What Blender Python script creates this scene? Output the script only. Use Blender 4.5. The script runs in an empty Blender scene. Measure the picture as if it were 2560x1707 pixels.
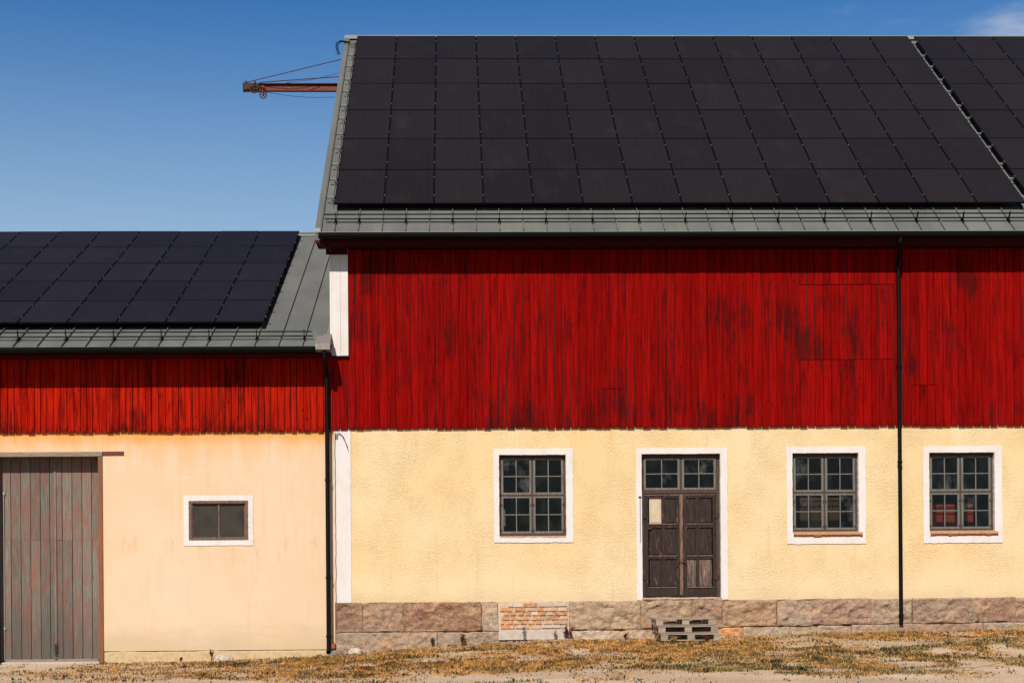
import bpy, math, random
import numpy as np
from mathutils import Matrix, Vector, noise as mnoise
R = math.radians
random.seed(7)
rng = np.random.default_rng(11)
S = bpy.context.scene
col = S.collection

# ------------------------------------------------------------------ camera, sky, sun, exposure
cam_d = bpy.data.cameras.new('camera')
cam = bpy.data.objects.new('camera', cam_d)
col.objects.link(cam)
PSI, RHO = .0248, .0078
fw = Vector((math.sin(PSI), math.cos(PSI), 0)); r0 = Vector((math.cos(PSI), -math.sin(PSI), 0)); u0 = Vector((0, 0, 1))
rt = math.cos(RHO)*r0 - math.sin(RHO)*u0; up = math.cos(RHO)*u0 + math.sin(RHO)*r0
cam.matrix_world = Matrix(((rt.x, up.x, -fw.x, 0), (rt.y, up.y, -fw.y, -30.9), (rt.z, up.z, -fw.z, 1.65), (0, 0, 0, 1)))
cam_d.sensor_fit = 'HORIZONTAL'; cam_d.sensor_width = 36
cam_d.lens = 36*3744.8/2560
cam_d.shift_x = 49.07/2560
cam_d.shift_y = (1424.54-853.5)/2560
cam_d.clip_start = .1; cam_d.clip_end = 2000
S.camera = cam

SUN_EL, SUN_AZ = R(43.9), R(16)
wd = bpy.data.worlds.new('World'); S.world = wd; wd.use_nodes = True
nt = wd.node_tree; nt.nodes.clear()
def wn(t): return nt.nodes.new(t)
sky = wn('ShaderNodeTexSky'); sky.sky_type = 'NISHITA'; sky.sun_disc = False
sky.sun_elevation = SUN_EL; sky.sun_rotation = math.pi + SUN_AZ
sky.air_density = 1.0; sky.dust_density = .8; sky.ozone_density = 1.6; sky.altitude = 50
wo = wn('ShaderNodeOutputWorld'); bg = wn('ShaderNodeBackground'); bg.inputs[1].default_value = .070
# thin high cloud wisps, spread over the whole sky, denser towards the right
tc = wn('ShaderNodeTexCoord'); mp = wn('ShaderNodeMapping'); mp.inputs['Scale'].default_value = (2.2, 2.2, 6.5)
mp.inputs['Location'].default_value = (1.3, .7, .4)
nz = wn('ShaderNodeTexNoise'); nz.inputs['Scale'].default_value = 1.7; nz.inputs['Detail'].default_value = 9; nz.inputs['Roughness'].default_value = .6
rm = wn('ShaderNodeMapRange'); rm.interpolation_type = 'SMOOTHSTEP'
rm.inputs['From Min'].default_value = .62; rm.inputs['From Max'].default_value = .82; rm.inputs['To Max'].default_value = .5
mx = wn('ShaderNodeMix'); mx.data_type = 'RGBA'
mx.inputs[7].default_value = (8, 8, 8.2, 1)
nt.links.new(tc.outputs['Generated'], mp.inputs[0]); nt.links.new(mp.outputs[0], nz.inputs['Vector'])
sx = wn('ShaderNodeSeparateXYZ'); nt.links.new(tc.outputs['Generated'], sx.inputs[0])
ma = wn('ShaderNodeMath'); ma.operation = 'MULTIPLY_ADD'; ma.inputs[1].default_value = .35
nt.links.new(sx.outputs[0], ma.inputs[0]); nt.links.new(nz.outputs['Fac'], ma.inputs[2]); nt.links.new(ma.outputs[0], rm.inputs['Value']); nt.links.new(rm.outputs[0], mx.inputs[0])
hs = wn('ShaderNodeHueSaturation'); hs.inputs['Saturation'].default_value = 1.32
v1 = wn('ShaderNodeVectorMath'); v1.operation = 'SCALE'; v1.inputs['Scale'].default_value = .2
gm = wn('ShaderNodeGamma'); gm.inputs[1].default_value = 1.35
v2 = wn('ShaderNodeVectorMath'); v2.operation = 'SCALE'; v2.inputs['Scale'].default_value = 5.
nt.links.new(sky.outputs[0], v1.inputs[0]); nt.links.new(v1.outputs[0], gm.inputs[0]); nt.links.new(gm.outputs[0], v2.inputs[0])
v3 = wn('ShaderNodeVectorMath'); v3.operation = 'MULTIPLY'; v3.inputs[1].default_value = (.92, .99, 1.06)
nt.links.new(v2.outputs[0], v3.inputs[0]); nt.links.new(v3.outputs[0], hs.inputs["Color"])
# pale haze towards the horizon, all the way round
hz = wn('ShaderNodeMapRange'); hz.interpolation_type = 'SMOOTHSTEP'
for k_, v_ in (('From Min', .0), ('From Max', .43), ('To Min', .95), ('To Max', .0)): hz.inputs[k_].default_value = v_
sz_ = wn('ShaderNodeSeparateXYZ'); hm = wn('ShaderNodeMix'); hm.data_type = 'RGBA'; hm.inputs[7].default_value = (5.7, 6.7, 6.7, 1)
nt.links.new(tc.outputs['Generated'], sz_.inputs[0]); nt.links.new(sz_.outputs[2], hz.inputs['Value']); nt.links.new(hz.outputs[0], hm.inputs[0])
nt.links.new(hs.outputs[0], hm.inputs[6]); nt.links.new(hm.outputs[2], mx.inputs[6]); nt.links.new(mx.outputs[2], bg.inputs[0]); nt.links.new(bg.outputs[0], wo.inputs[0])

sd = bpy.data.lights.new('sun', 'SUN'); sd.energy = 5.0; sd.angle = R(.53); sd.color = (1, .95, .86)
sun = bpy.data.objects.new('sun', sd); col.objects.link(sun)
sv = Vector((-math.sin(SUN_AZ)*math.cos(SUN_EL), -math.cos(SUN_AZ)*math.cos(SUN_EL), math.sin(SUN_EL)))
sun.rotation_euler = sv.to_track_quat('Z', 'Y').to_euler(); sun.location = sv*60
S.view_settings.view_transform = 'Standard'; S.view_settings.look = 'None'
S.view_settings.exposure = .50; S.view_settings.gamma = 1; S.view_settings.use_curve_mapping = False
try: S.cycles.max_bounces = 6
except Exception: pass

# ------------------------------------------------------------------ helpers
WM = {}
def link(o, parent=None, world=None):
    col.objects.link(o)
    world = world or Matrix.Identity(4)
    if parent is not None:
        o.parent = parent
        o.matrix_basis = WM[parent.name].inverted() @ world
    else:
        o.matrix_basis = world
    WM[o.name] = world
    return o
def tag(o, label=None, cat=None, group=None, kind=None):
    for k, v in (('label', label), ('category', cat), ('group', group), ('kind', kind)):
        if v: o[k] = v
    return o
def empty(name, loc, label=None, cat=None, group=None, parent=None):
    o = bpy.data.objects.new(name, None); o.empty_display_size = .3
    link(o, parent, Matrix.Translation(loc))
    return tag(o, label, cat, group)
def inst(name, mesh, world, parent=None, color=None):
    o = bpy.data.objects.new(name, mesh); link(o, parent, world)
    if color: o.color = (*color, 1)
    return o
class MB:
    def __init__(s): s.v = []; s.f = []; s.m = []; s.mi = 0
    def add(s, vs, fs):
        b = len(s.v); s.v += [tuple(v) for v in vs]
        for f in fs: s.f.append([b+i for i in f]); s.m.append(s.mi)
    def box(s, x0, x1, y0, y1, z0, z1, M=None):
        vs = [(x, y, z) for x in (x0, x1) for y in (y0, y1) for z in (z0, z1)]
        if M: vs = [M @ Vector(v) for v in vs]
        s.add(vs, [(0, 1, 3, 2), (4, 6, 7, 5), (0, 4, 5, 1), (2, 3, 7, 6), (0, 2, 6, 4), (1, 5, 7, 3)]); return s
    def bar(s, a, b, w, h, upv=(0, 0, 1)):
        a = Vector(a); b = Vector(b); d = (b-a); L = d.length; d.normalize()
        x = d.cross(Vector(upv)).normalized(); y = x.cross(d)
        M = Matrix.Translation(a) @ Matrix((x, d, y)).transposed().to_4x4()
        return s.box(-w/2, w/2, 0, L, -h/2, h/2, M)
    def tube(s, pts, r, n=8, caps=True, closed=False):
        pts = [Vector(p) for p in pts]; k = len(pts); rs = r if isinstance(r, (list, tuple)) else [r]*k
        base = len(s.v); px = None
        for i, p in enumerate(pts):
            a = pts[i-1] if (i or closed) else p; b = pts[(i+1) % k] if (i < k-1 or closed) else p
            t = (b-a).normalized()
            if px is None:
                px = t.cross(Vector((0, 0, 1)))
                if px.length < .1: px = t.cross(Vector((0, 1, 0)))
            px = (px - t*px.dot(t)).normalized(); py = t.cross(px)
            for j in range(n):
                q = 2*math.pi*j/n; s.v.append(tuple(p + (px*math.cos(q)+py*math.sin(q))*rs[i]))
        for i in range(k if closed else k-1):
            i2 = (i+1) % k
            for j in range(n):
                s.f.append([base+i*n+j, base+i*n+(j+1) % n, base+i2*n+(j+1) % n, base+i2*n+j]); s.m.append(s.mi)
        if caps and not closed:
            s.f.append([base+j for j in range(n)][::-1]); s.f.append([base+(k-1)*n+j for j in range(n)]); s.m += [s.mi]*2
        return s
    def prism(s, pts, axis, a, b):
        n = len(pts)
        def P(p, t): return (t, p[0], p[1]) if axis == 'x' else ((p[0], t, p[1]) if axis == 'y' else (p[0], p[1], t))
        s.add([P(p, a) for p in pts]+[P(p, b) for p in pts],
              [list(range(n)), list(range(2*n-1, n-1, -1))]+[(i, i+n, (i+1) % n+n, (i+1) % n) for i in range(n)]); return s
    def mesh(s, name, mats, smooth=False):
        me = bpy.data.meshes.new(name); me.from_pydata(s.v, [], s.f); me.update()
        for m in (mats if isinstance(mats, (list, tuple)) else [mats]): me.materials.append(m)
        if s.mi: me.polygons.foreach_set('material_index', s.m)
        import bmesh
        bm = bmesh.new(); bm.from_mesh(me); bmesh.ops.recalc_face_normals(bm, faces=bm.faces); bm.to_mesh(me); bm.free()
        if smooth:
            me.polygons.foreach_set('use_smooth', [True]*len(me.polygons))
            try: me.set_sharp_from_angle(angle=R(40))
            except Exception: pass
        return me
    def build(s, name, mats, parent=None, origin=None, smooth=False, color=None, **tg):
        if origin is None:
            a = np.array(s.v); origin = ((a[:, 0].min()+a[:, 0].max())/2, (a[:, 1].min()+a[:, 1].max())/2, a[:, 2].min())
        o3 = Vector(origin); s.v = [tuple(Vector(v)-o3) for v in s.v]
        o = inst(name, s.mesh(name, mats, smooth), Matrix.Translation(o3), parent, color)
        return tag(o, **tg)
def box_obj(name, mat, parent, *b, color=None, **k): return MB().box(*b).build(name, mat, parent, color=color, **k)

# ------------------------------------------------------------------ material kit
class G:
    def __init__(s, name):
        s.m = bpy.data.materials.new(name); s.m.use_nodes = True; s.t = s.m.node_tree
        s.b = s.t.nodes['Principled BSDF']; s.out = s.t.nodes['Material Output']
        s._p = None
    def n(s, t, **k):
        o = s.t.nodes.new(t)
        for a, v in k.items(): setattr(o, a, v)
        return o
    def l(s, a, b): s.t.links.new(a, b)
    def put(s, sock, v):
        if hasattr(v, 'is_output') or isinstance(v, bpy.types.NodeSocket): s.l(v, sock)
        else:
            if isinstance(v, tuple) and len(v) == 3 and sock.type == 'RGBA': v = (*v, 1)
            sock.default_value = v
    def pos(s):
        if not s._p: s._p = s.n('ShaderNodeNewGeometry').outputs['Position']
        return s._p
    def obj(s): return s.n('ShaderNodeTexCoord').outputs['Object']
    def rnd(s): return s.n('ShaderNodeObjectInfo').outputs['Random']
    def ocol(s): return s.n('ShaderNodeObjectInfo').outputs['Color']
    def vm(s, op, a, b):
        o = s.n('ShaderNodeVectorMath', operation=op); s.put(o.inputs[0], a); s.put(o.inputs[1], b); return o.outputs[0]
    def ma(s, op, a, b=0., c=None, clamp=False):
        o = s.n('ShaderNodeMath', operation=op, use_clamp=clamp); s.put(o.inputs[0], a); s.put(o.inputs[1], b)
        if c is not None: s.put(o.inputs[2], c)
        return o.outputs[0]
    def sc(s, v, x, y, z, off=None):
        o = s.vm('MULTIPLY', v, (x, y, z))
        if off is not None:
            r = s.ma('MULTIPLY', off, 57.); c = s.n('ShaderNodeCombineXYZ')
            for i in range(3): s.l(r, c.inputs[i])
            o = s.vm('ADD', o, c.outputs[0])
        return o
    def noise(s, v, scale=1., detail=4., rough=.55, dist=0.):
        o = s.n('ShaderNodeTexNoise'); s.put(o.inputs['Vector'], v); o.inputs['Scale'].default_value = scale
        o.inputs['Detail'].default_value = detail; o.inputs['Roughness'].default_value = rough; o.inputs['Distortion'].default_value = dist
        return o.outputs['Fac']
    def n_col(s, v, scale):
        o = s.n('ShaderNodeTexNoise'); s.put(o.inputs['Vector'], v); o.inputs['Scale'].default_value = scale; return o.outputs['Color']
    def vor(s, v, scale=1., feature='F1', out='Distance'):
        o = s.n('ShaderNodeTexVoronoi', feature=feature); s.put(o.inputs['Vector'], v); o.inputs['Scale'].default_value = scale
        return o.outputs[out]
    def thr(s, v, lo, hi, a=0., b=1.):
        o = s.n('ShaderNodeMapRange', interpolation_type='SMOOTHSTEP'); s.put(o.inputs['Value'], v)
        for i, x in zip(('From Min', 'From Max', 'To Min', 'To Max'), (lo, hi, a, b)): o.inputs[i].default_value = x
        return o.outputs[0]
    def mix(s, f, a, b, mode='MIX'):
        o = s.n('ShaderNodeMix', data_type='RGBA', blend_type=mode); s.put(o.inputs[0], f); s.put(o.inputs[6], a); s.put(o.inputs[7], b)
        return o.outputs[2]
    def val(s, c, v):
        o = s.n('ShaderNodeHueSaturation'); s.put(o.inputs['Value'], v); s.put(o.inputs['Color'], c); return o.outputs[0]
    def z(s):
        o = s.n('ShaderNodeSeparateXYZ'); s.l(s.pos(), o.inputs[0]); return o.outputs[2]
    def bump(s, h, strength=.5, dist=.01):
        o = s.n('ShaderNodeBump'); o.inputs['Strength'].default_value = strength; o.inputs['Distance'].default_value = dist
        s.put(o.inputs['Height'], h); s.l(o.outputs[0], s.b.inputs['Normal'])
    def fin(s, c, rough=.8, metal=0., spec=.3):
        c = s.val(c, .69)
        s.put(s.b.inputs['Base Color'], c); s.put(s.b.inputs['Roughness'], rough); s.put(s.b.inputs['Metallic'], metal)
        s.b.inputs['Specular IOR Level'].default_value = spec
        return s.m

def m_red(hi=(.28, .0042, .0032), lo=(.16, .0028, .0026), name='red painted boards'):
    g = G(name); r = g.rnd(); p = g.pos()
    streak = g.noise(g.sc(p, 24, 4, 1.3, r), 1, 6, .65)
    fine = g.noise(g.sc(p, 90, 10, 2.5, r), 1, 3, .6)
    wide = g.noise(g.sc(p, 9, 2, .9, r), 1, 5, .65)
    c = g.mix(g.thr(streak, .35, .68), hi, lo)
    c = g.mix(g.thr(fine, .5, .75, 0, .35), c, (.35, .011, .004))
    c = g.mix(g.thr(wide, .52, .70, 0, .7), c, (.06, .003, .004))
    patch = g.noise(g.sc(p, .8, .5, .55), 1, 4, .62)
    patch = g.ma('ADD', g.ma('MULTIPLY', patch, .55), g.ma('MULTIPLY', g.noise(g.sc(p, 14, 3, .9, r), 1, 6, .7), .45))
    grey = g.mix(g.thr(patch, .51, .62, 0, .8), c, (.045, .006, .006))
    knot = g.vor(g.sc(p, 6.1, .1, 3.1, r), 1)
    c = g.mix(g.thr(knot, .05, .16, .75, 0.), grey, (.055, .004, .005))
    low = g.thr(g.z(), 4.52, 4.72, 1, 0)
    dn = g.thr(g.noise(g.sc(p, 14, 4, 9), 1, 4, .7), .42, .62)
    c = g.mix(g.ma('MULTIPLY', g.ma('MULTIPLY', low, dn), .85), c, (.03, .008, .006))
    chip = g.thr(g.noise(g.sc(p, 60, 20, 34), 1, 2), .775, .80)
    c = g.mix(g.ma('MULTIPLY', chip, .7), c, (.42, .2, .13))
    c = g.val(c, g.thr(r, 0, 1, .86, 1.1))
    g.bump(g.ma('ADD', fine, streak), .35, .004)
    return g.fin(c, g.thr(streak, .3, .8, .75, .9), 0, .0)
def m_plaster_main():
    g = G('yellow roughcast'); p = g.pos()
    warp = g.noise(g.sc(p, 5, 5, 5), 1, 2)
    wv = g.vm('ADD', p, g.vm('MULTIPLY', g.n_col(p, 9.), (.06, .06, .06)))
    a = g.ma('SUBTRACT', 1., g.vor(wv, 34)); a = g.ma('ADD', g.ma('MULTIPLY', a, .5), g.ma('MULTIPLY', g.noise(p, 46, 5, .75), .5))
    b = g.noise(g.sc(p, 62, 60, 70), 1, 2, .6)
    pt = g.thr(g.noise(g.sc(p, 1.3, 1, 1.1), 1, 5, .6), .35, .65, .3, .9)
    h = g.ma('ADD', g.ma('MULTIPLY', g.thr(a, .40, .78), pt), g.ma('MULTIPLY', b, .35))
    big = g.noise(g.sc(p, .55, .5, .4), 1, 5, .6)
    c = g.mix(g.thr(big, .35, .68), (.79, .57, .295), (.80, .62, .37))
    c = g.mix(g.ma('MULTIPLY', g.thr(a, .40, .54, .42, 0), pt), c, (.50, .29, .10))
    st = g.noise(g.sc(p, 2.6, 1, .28), 1, 4, .6)
    top = g.thr(g.z(), 3.2, 4.5, 0, 1)
    c = g.mix(g.ma('MULTIPLY', g.ma('MULTIPLY', g.thr(st, .55, .75), top), .5), c, (.62, .31, .06))
    pale = g.thr(g.ma('ADD', g.z(), g.ma('MULTIPLY', big, 1.4)), 1.6, 2.6, .5, 0)
    c = g.mix(pale, c, (.84, .67, .42))
    foot = g.thr(g.ma('ADD', g.z(), g.ma('MULTIPLY', g.noise(g.sc(p, 1.5, 1, 3), 1, 5, .7), .7)), 1.25, 1.75, .5, 0)
    c = g.mix(foot, c, (.60, .42, .24))
    rain = g.thr(g.noise(g.sc(p, 7, 1, .35), 1, 5, .7), .56, .74, 0, .28)
    c = g.mix(rain, c, (.55, .36, .16))
    fleck = g.thr(g.noise(g.sc(p, 30, 30, 30), 1, 1), .76, .80, 0, .7)
    c = g.mix(fleck, c, (.3, .15, .06))
    g.bump(h, .75, .012)
    return g.fin(c, .9, 0, .15)
def m_plaster_shed():
    g = G('peach smooth plaster'); p = g.pos(); z = g.z()
    big = g.noise(g.sc(p, .45, .5, .5), 1, 5, .6); v = g.noise(g.sc(p, 9, 4, .5), 1, 5, .65); f = g.noise(g.sc(p, 30, 30, 14), 1, 4, .7)
    c = g.mix(g.thr(big, .3, .7), (.73, .51, .325), (.745, .55, .375))
    c = g.mix(g.thr(v, .52, .76, 0, .28), c, (.66, .36, .16))
    c = g.mix(g.thr(g.noise(g.sc(p, 1.2, 1, .8), 1, 6, .7), .5, .7, 0, .3), c, (.74, .44, .24))
    c = g.mix(g.thr(f, .60, .70, 0, .4), c, (.6, .4, .24))
    c = g.mix(g.thr(g.noise(g.sc(p, 22, 10, 22), 1, 2), .745, .77, 0, .75), c, (.25, .15, .09))
    ck = g.ma('ABSOLUTE', g.ma('SUBTRACT', g.noise(g.sc(p, .8, 1, 1.9), 1, 7, .7), .5))
    c = g.mix(g.ma('MULTIPLY', g.thr(ck, .0, .0022, .7, 0), g.thr(g.noise(g.sc(p, .5, 1, .5), 1.3, 2), .55, .62)), c, (.35, .22, .13))
    og = g.thr(g.ma('ADD', z, g.ma('MULTIPLY', g.noise(g.sc(p, 2.3, 1, 1), 1, 4, .6), .5)), 4.42, 4.82, 0, 1)
    c = g.mix(g.ma('MULTIPLY', og, .9), c, (.72, .26, .035))
    og2 = g.thr(g.ma('ADD', z, g.ma('MULTIPLY', g.noise(g.sc(p, 3.4, 1, .3), 1, 3), 1.6)), 4.5, 5.3, 0, .4)
    c = g.mix(og2, c, (.75, .36, .08))
    sx = g.n('ShaderNodeSeparateXYZ'); g.l(p, sx.inputs[0])
    # damp band under the window level and grey splash near the foot
    band = g.ma('MULTIPLY', g.thr(z, 1.55, 2.15, 0, 1), g.thr(z, 2.2, 2.5, 1, 0))
    c = g.mix(g.ma('MULTIPLY', band, g.thr(g.noise(g.sc(p, 6, 2, 1.5), 1, 5, .7), .52, .7, 0, .5)), c, (.62, .33, .09))
    foot = g.thr(g.ma('ADD', z, g.ma('MULTIPLY', g.noise(g.sc(p, .7, 1, 3), 1, 5, .65), .9)), .55, 1.15, 1, 0)
    c = g.mix(g.ma('MULTIPLY', foot, .55), c, (.50, .38, .22))
    g.bump(g.ma('ADD', f, g.ma('MULTIPLY', v, .5)), .35, .006)
    return g.fin(c, .9, 0, .15)
def m_white(name='white plaster', rough_board=False):
    g = G(name); p = g.pos()
    a = g.noise(g.sc(p, 3, 3, 1.4), 1, 5, .65); f = g.noise(g.sc(p, 35, 30, 30 if not rough_board else 3), 1, 4, .65)
    c = g.mix(g.thr(a, .4, .75), (.73, .67, .625), (.68, .595, .53))
    c = g.mix(g.thr(f, .62, .78, 0, .5), c, (.50, .38, .29))
    c = g.mix(g.thr(g.noise(g.sc(p, 10, 6, 1.2), 1, 5, .7), .58, .76, 0, .35), c, (.50, .40, .31))
    edge = g.thr(g.noise(p, 5, 5, .75), .68, .74, 0, .8); c = g.mix(edge, c, (.60, .44, .29))
    g.bump(f, .35, .006)
    return g.fin(c, .85, 0, .2)
def m_stone():
    g = G('granite'); p = g.pos(); oc = g.ocol()
    big = g.noise(g.sc(p, 1.9, 2, 3.2), 1, 5, .65); sp = g.noise(p, 60, 2, .7); mid = g.noise(p, 11, 6, .7)
    c = g.mix(g.thr(big, .46, .68), oc, (.40, .27, .18))
    c = g.mix(g.thr(g.noise(g.sc(p, 1.3, 2, 2.1), 1.6, 6, .7), .55, .70, 0, .6), c, (.30, .13, .07))
    c = g.mix(1., g.val(c, 1.28), (1.1, .98, .80), 'MULTIPLY'); c = g.mix(g.thr(mid, .35, .55, .5, 0), c, (.13, .07, .045))
    c = g.mix(g.thr(sp, .52, .64, 0, .65), c, (.62, .48, .38)); c = g.mix(g.thr(sp, .3, .44, .5, 0), c, (.08, .05, .04))
    g.bump(g.ma('ADD', g.ma('MULTIPLY', mid, 1.), g.ma('MULTIPLY', sp, .35)), 1., .05)
    return g.fin(c, .9, 0, .2)
def m_ocol(name, dark=(.1, .05, .03), sc_=18., amt=.5, bump=.5, rough=.85, grain=None, spec=.2, bd=.008):
    g = G(name); p = g.pos() if grain is None else g.sc(g.pos(), *grain, g.rnd()); oc = g.ocol()
    n1 = g.noise(p, sc_, 5, .65)
    c = g.mix(g.thr(n1, .42, .68, 0, amt), oc, dark)
    c = g.val(c, g.thr(g.rnd(), 0, 1, .85, 1.12))
    g.bump(n1, bump, bd)
    return g.fin(c, rough, 0, spec)
def m_sheet():
    g = G('grey coated roof sheet'); p = g.pos()
    n1 = g.noise(g.sc(p, 1.5, .6, .6), 1, 5, .6); n2 = g.noise(p, 24, 3)
    c = g.mix(g.thr(n1, .35, .7), (.118, .116, .100), (.150, .147, .128))
    c = g.mix(g.thr(n2, .7, .78, 0, .5), c, (.3, .28, .24))
    c = g.val(c, g.thr(g.rnd(), 0, 1, .93, 1.06))
    g.bump(g.noise(g.sc(p, 3, 1, 1), 1, 2), .15, .01)
    return g.fin(c, .5, 0, .35)
def m_simple(name, c, rough=.5, metal=0., spec=.4, var=.25, sc_=12.):
    g = G(name); n1 = g.noise(g.pos(), sc_, 4, .6)
    cc = g.mix(g.thr(n1, .4, .75, 0, var), c, tuple(x*.45 for x in c))
    return g.fin(cc, g.thr(n1, .3, .7, rough*.85, min(1, rough*1.15)), metal, spec)
def m_glass_cells():
    g = G('solar cells under glass'); o = g.obj(); r = g.rnd()
    s_ = g.n('ShaderNodeSeparateXYZ'); g.l(o, s_.inputs[0])
    def line(v, pitch, w):
        f = g.ma('FRACT', g.ma('DIVIDE', g.ma('ADD', v, 10*pitch), pitch)); return g.thr(g.ma('ABSOLUTE', g.ma('SUBTRACT', f, .5)), .5-w, .5, 0, 1)
    ln = g.ma('MAXIMUM', line(s_.outputs[0], .1617, .05), line(s_.outputs[1], .0805, .09))
    c = g.mix(g.ma('MULTIPLY', ln, .35), (.0150, .0112, .0112), (.030, .025, .026))
    d = g.noise(g.sc(g.pos(), 2, 1, 1), 1, 5, .6)
    c = g.mix(g.thr(d, .5, .8, 0, .35), c, (.03, .024, .022))
    c = g.val(c, g.thr(r, 0, 1, .9, 1.15))
    return g.fin(c, .38, 0, .06)
def m_pane():
    g = G('dusty window glass'); p = g.pos(); r = g.rnd()
    lw = g.n('ShaderNodeLayerWeight'); lw.inputs[0].default_value = .5
    gl = g.n('ShaderNodeBsdfGlossy'); gl.inputs['Roughness'].default_value = .03; gl.inputs['Color'].default_value = (.8, .85, .9, 1)
    tr = g.n('ShaderNodeBsdfTransparent'); tr.inputs['Color'].default_value = (.7, .71, .68, 1)
    df = g.n('ShaderNodeBsdfDiffuse'); df.inputs['Color'].default_value = (.24, .24, .24, 1)
    wv = g.bump
    m1 = g.n('ShaderNodeMixShader'); g.l(g.ma('MULTIPLY_ADD', g.ma('POWER', lw.outputs['Facing'], 5.), .9, .015), m1.inputs[0]); g.l(tr.outputs[0], m1.inputs[1]); g.l(gl.outputs[0], m1.inputs[2])
    dirt_reflect = g.ma('MULTIPLY', g.thr(g.noise(g.sc(p, 3.2, 1, 2.6, r), 1, 6, .65), .44, .74, .0, .09), g.thr(r, .45, 1., .25, 2.2))  # dust film, strengthened on random panes to imitate grey reflections
    speck = g.thr(g.noise(p, 45, 2, .6), .74, .80, 0, .4)
    m2 = g.n('ShaderNodeMixShader'); g.l(g.ma('MAXIMUM', dirt_reflect, speck), m2.inputs[0]); g.l(m1.outputs[0], m2.inputs[1]); g.l(df.outputs[0], m2.inputs[2])
    g.l(m2.outputs[0], g.out.inputs[0]); return g.m
def m_peel():
    g = G('peeling door planks'); p = g.pos(); r = g.rnd()
    v = g.noise(g.sc(p, 13, 3, 2.0, r), 1, 6, .7); w = g.noise(g.sc(p, 2.3, 2, 1.1), 1, 5, .65); f = g.noise(g.sc(p, 70, 10, 3, r), 1, 4, .7)
    c = g.mix(g.thr(f, .35, .65), (.125, .11, .085), (.22, .19, .145))
    red = g.ma('MULTIPLY', g.thr(v, .44, .54), g.thr(w, .38, .52))
    c = g.mix(g.ma('MULTIPLY', red, .6), c, (.25, .085, .06))
    c = g.mix(g.thr(g.noise(g.sc(p, 9, 3, 4), 1, 5, .7), .66, .76, 0, .75), c, (.035, .03, .028))
    low = g.thr(g.ma('ADD', g.z(), g.ma('MULTIPLY', w, 1.2)), .6, 2.1, .5, 0)
    c = g.mix(low, c, (.075, .062, .055))
    c = g.val(c, g.thr(r, 0, 1, .8, 1.12))
    g.bump(f, .5, .005)
    return g.fin(c, .8, 0, .25)
def m_oldwood(name, a, b, wornc, worn=.5, scl=(40, 40, 4)):
    g = G(name); p = g.pos(); f = g.noise(g.sc(p, *scl), 1, 5, .7); w = g.noise(g.sc(p, 13, 13, 3.2), 1, 6, .75)
    c = g.mix(g.thr(f, .35, .65), a, b); c = g.mix(g.thr(w, .56, .70, 0, worn), c, wornc)
    g.bump(f, .5, .005)
    return g.fin(c, .75, 0, .25)
def m_ground():
    g = G('sandy gravel ground'); p = g.pos()
    at = g.n('ShaderNodeAttribute'); at.attribute_name = 'turf'; tf = at.outputs['Fac']
    big = g.noise(g.sc(p, .35, .6, 1), 1, 6, .6); f = g.noise(p, 14, 6, .75); peb = g.vor(p, 24); 
    c = g.mix(g.thr(big, .35, .65), (.62, .455, .31), (.46, .32, .20))
    c = g.mix(g.thr(f, .5, .7, 0, .55), c, (.30, .2, .14)); c = g.mix(g.thr(peb, .12, .22, .5, 0), c, (.58, .47, .38))
    c = g.mix(g.ma('MULTIPLY', g.thr(g.ma('ADD', tf, g.ma('MULTIPLY', g.ma('SUBTRACT', f, .5), .8)), .25, .7), .85), c, (.46, .235, .08))
    sy = g.n('ShaderNodeSeparateXYZ'); g.l(p, sy.inputs[0])
    far = g.thr(g.ma('ADD', sy.outputs[1], g.ma('MULTIPLY', g.noise(p, .25, 4), 3.)), -13.5, -11.5, 1, 0)
    c = g.mix(far, c, g.mix(g.thr(f, .4, .6), (.06, .06, .022), (.11, .085, .035)))  # dark field out of view, added to cut light bounced off the ground
    g.bump(g.ma('ADD', f, g.ma('MULTIPLY', peb, .6)), .6, .03)
    return g.fin(c, .95, 0, .1)
def m_attr(name, rough=.7):
    g = G(name); at = g.n('ShaderNodeAttribute'); at.attribute_name = 'Col'
    g.b.inputs['Subsurface Weight'].default_value = 0
    tl = g.n('ShaderNodeBsdfTranslucent'); g.l(at.outputs['Color'], tl.inputs['Color'])
    g.fin(at.outputs['Color'], rough, 0, .15)
    mxs = g.n('ShaderNodeMixShader'); mxs.inputs[0].default_value = .25
    g.l(g.b.outputs[0], mxs.inputs[1]); g.l(tl.outputs[0], mxs.inputs[2]); g.l(mxs.outputs[0], g.out.inputs[0])
    return g.m

RED = m_red(); RED2 = m_red((.44, .015, .004), (.26, .005, .003), 'orange red painted boards'); PL_MAIN = m_plaster_main(); PL_SHED = m_plaster_shed(); WHITE = m_white(); WHITEB = m_white('white painted board', True)
STONE = m_stone(); BRICK = m_ocol('brick', (.62, .47, .35), 13, .85); MORTAR = m_ocol('mortar', (.25, .18, .12), 22, .5)
SHEET = m_sheet(); DARK = m_simple('black coated steel', (.004, .005, .005), .5, 0, .08); EAVESHADE = m_simple('shade darkened red eave board', (.045, .005, .005), .8, 0, .1)  # eave boards coloured near-black red to imitate the shade under the eaves
BLACKF = m_simple('black anodised frame', (.0025, .0025, .0028), .5, 0, .12); CELLS = m_glass_cells(); ALU = m_simple('bare aluminium', (.62, .61, .56), .35, .7, .5)
CLAMP = m_simple('dull steel clamp', (.16, .155, .15), .6, .2, .2); PANE = m_pane(); PEEL = m_peel(); GROUND = m_ground()
SASH = m_oldwood('weathered grey window paint', (.115, .108, .09), (.17, .16, .135), (.10, .055, .035), .6)
FRAMEW = m_oldwood('dark brown window frame', (.045, .03, .022), (.08, .05, .036), (.13, .075, .05), .5)
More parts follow.
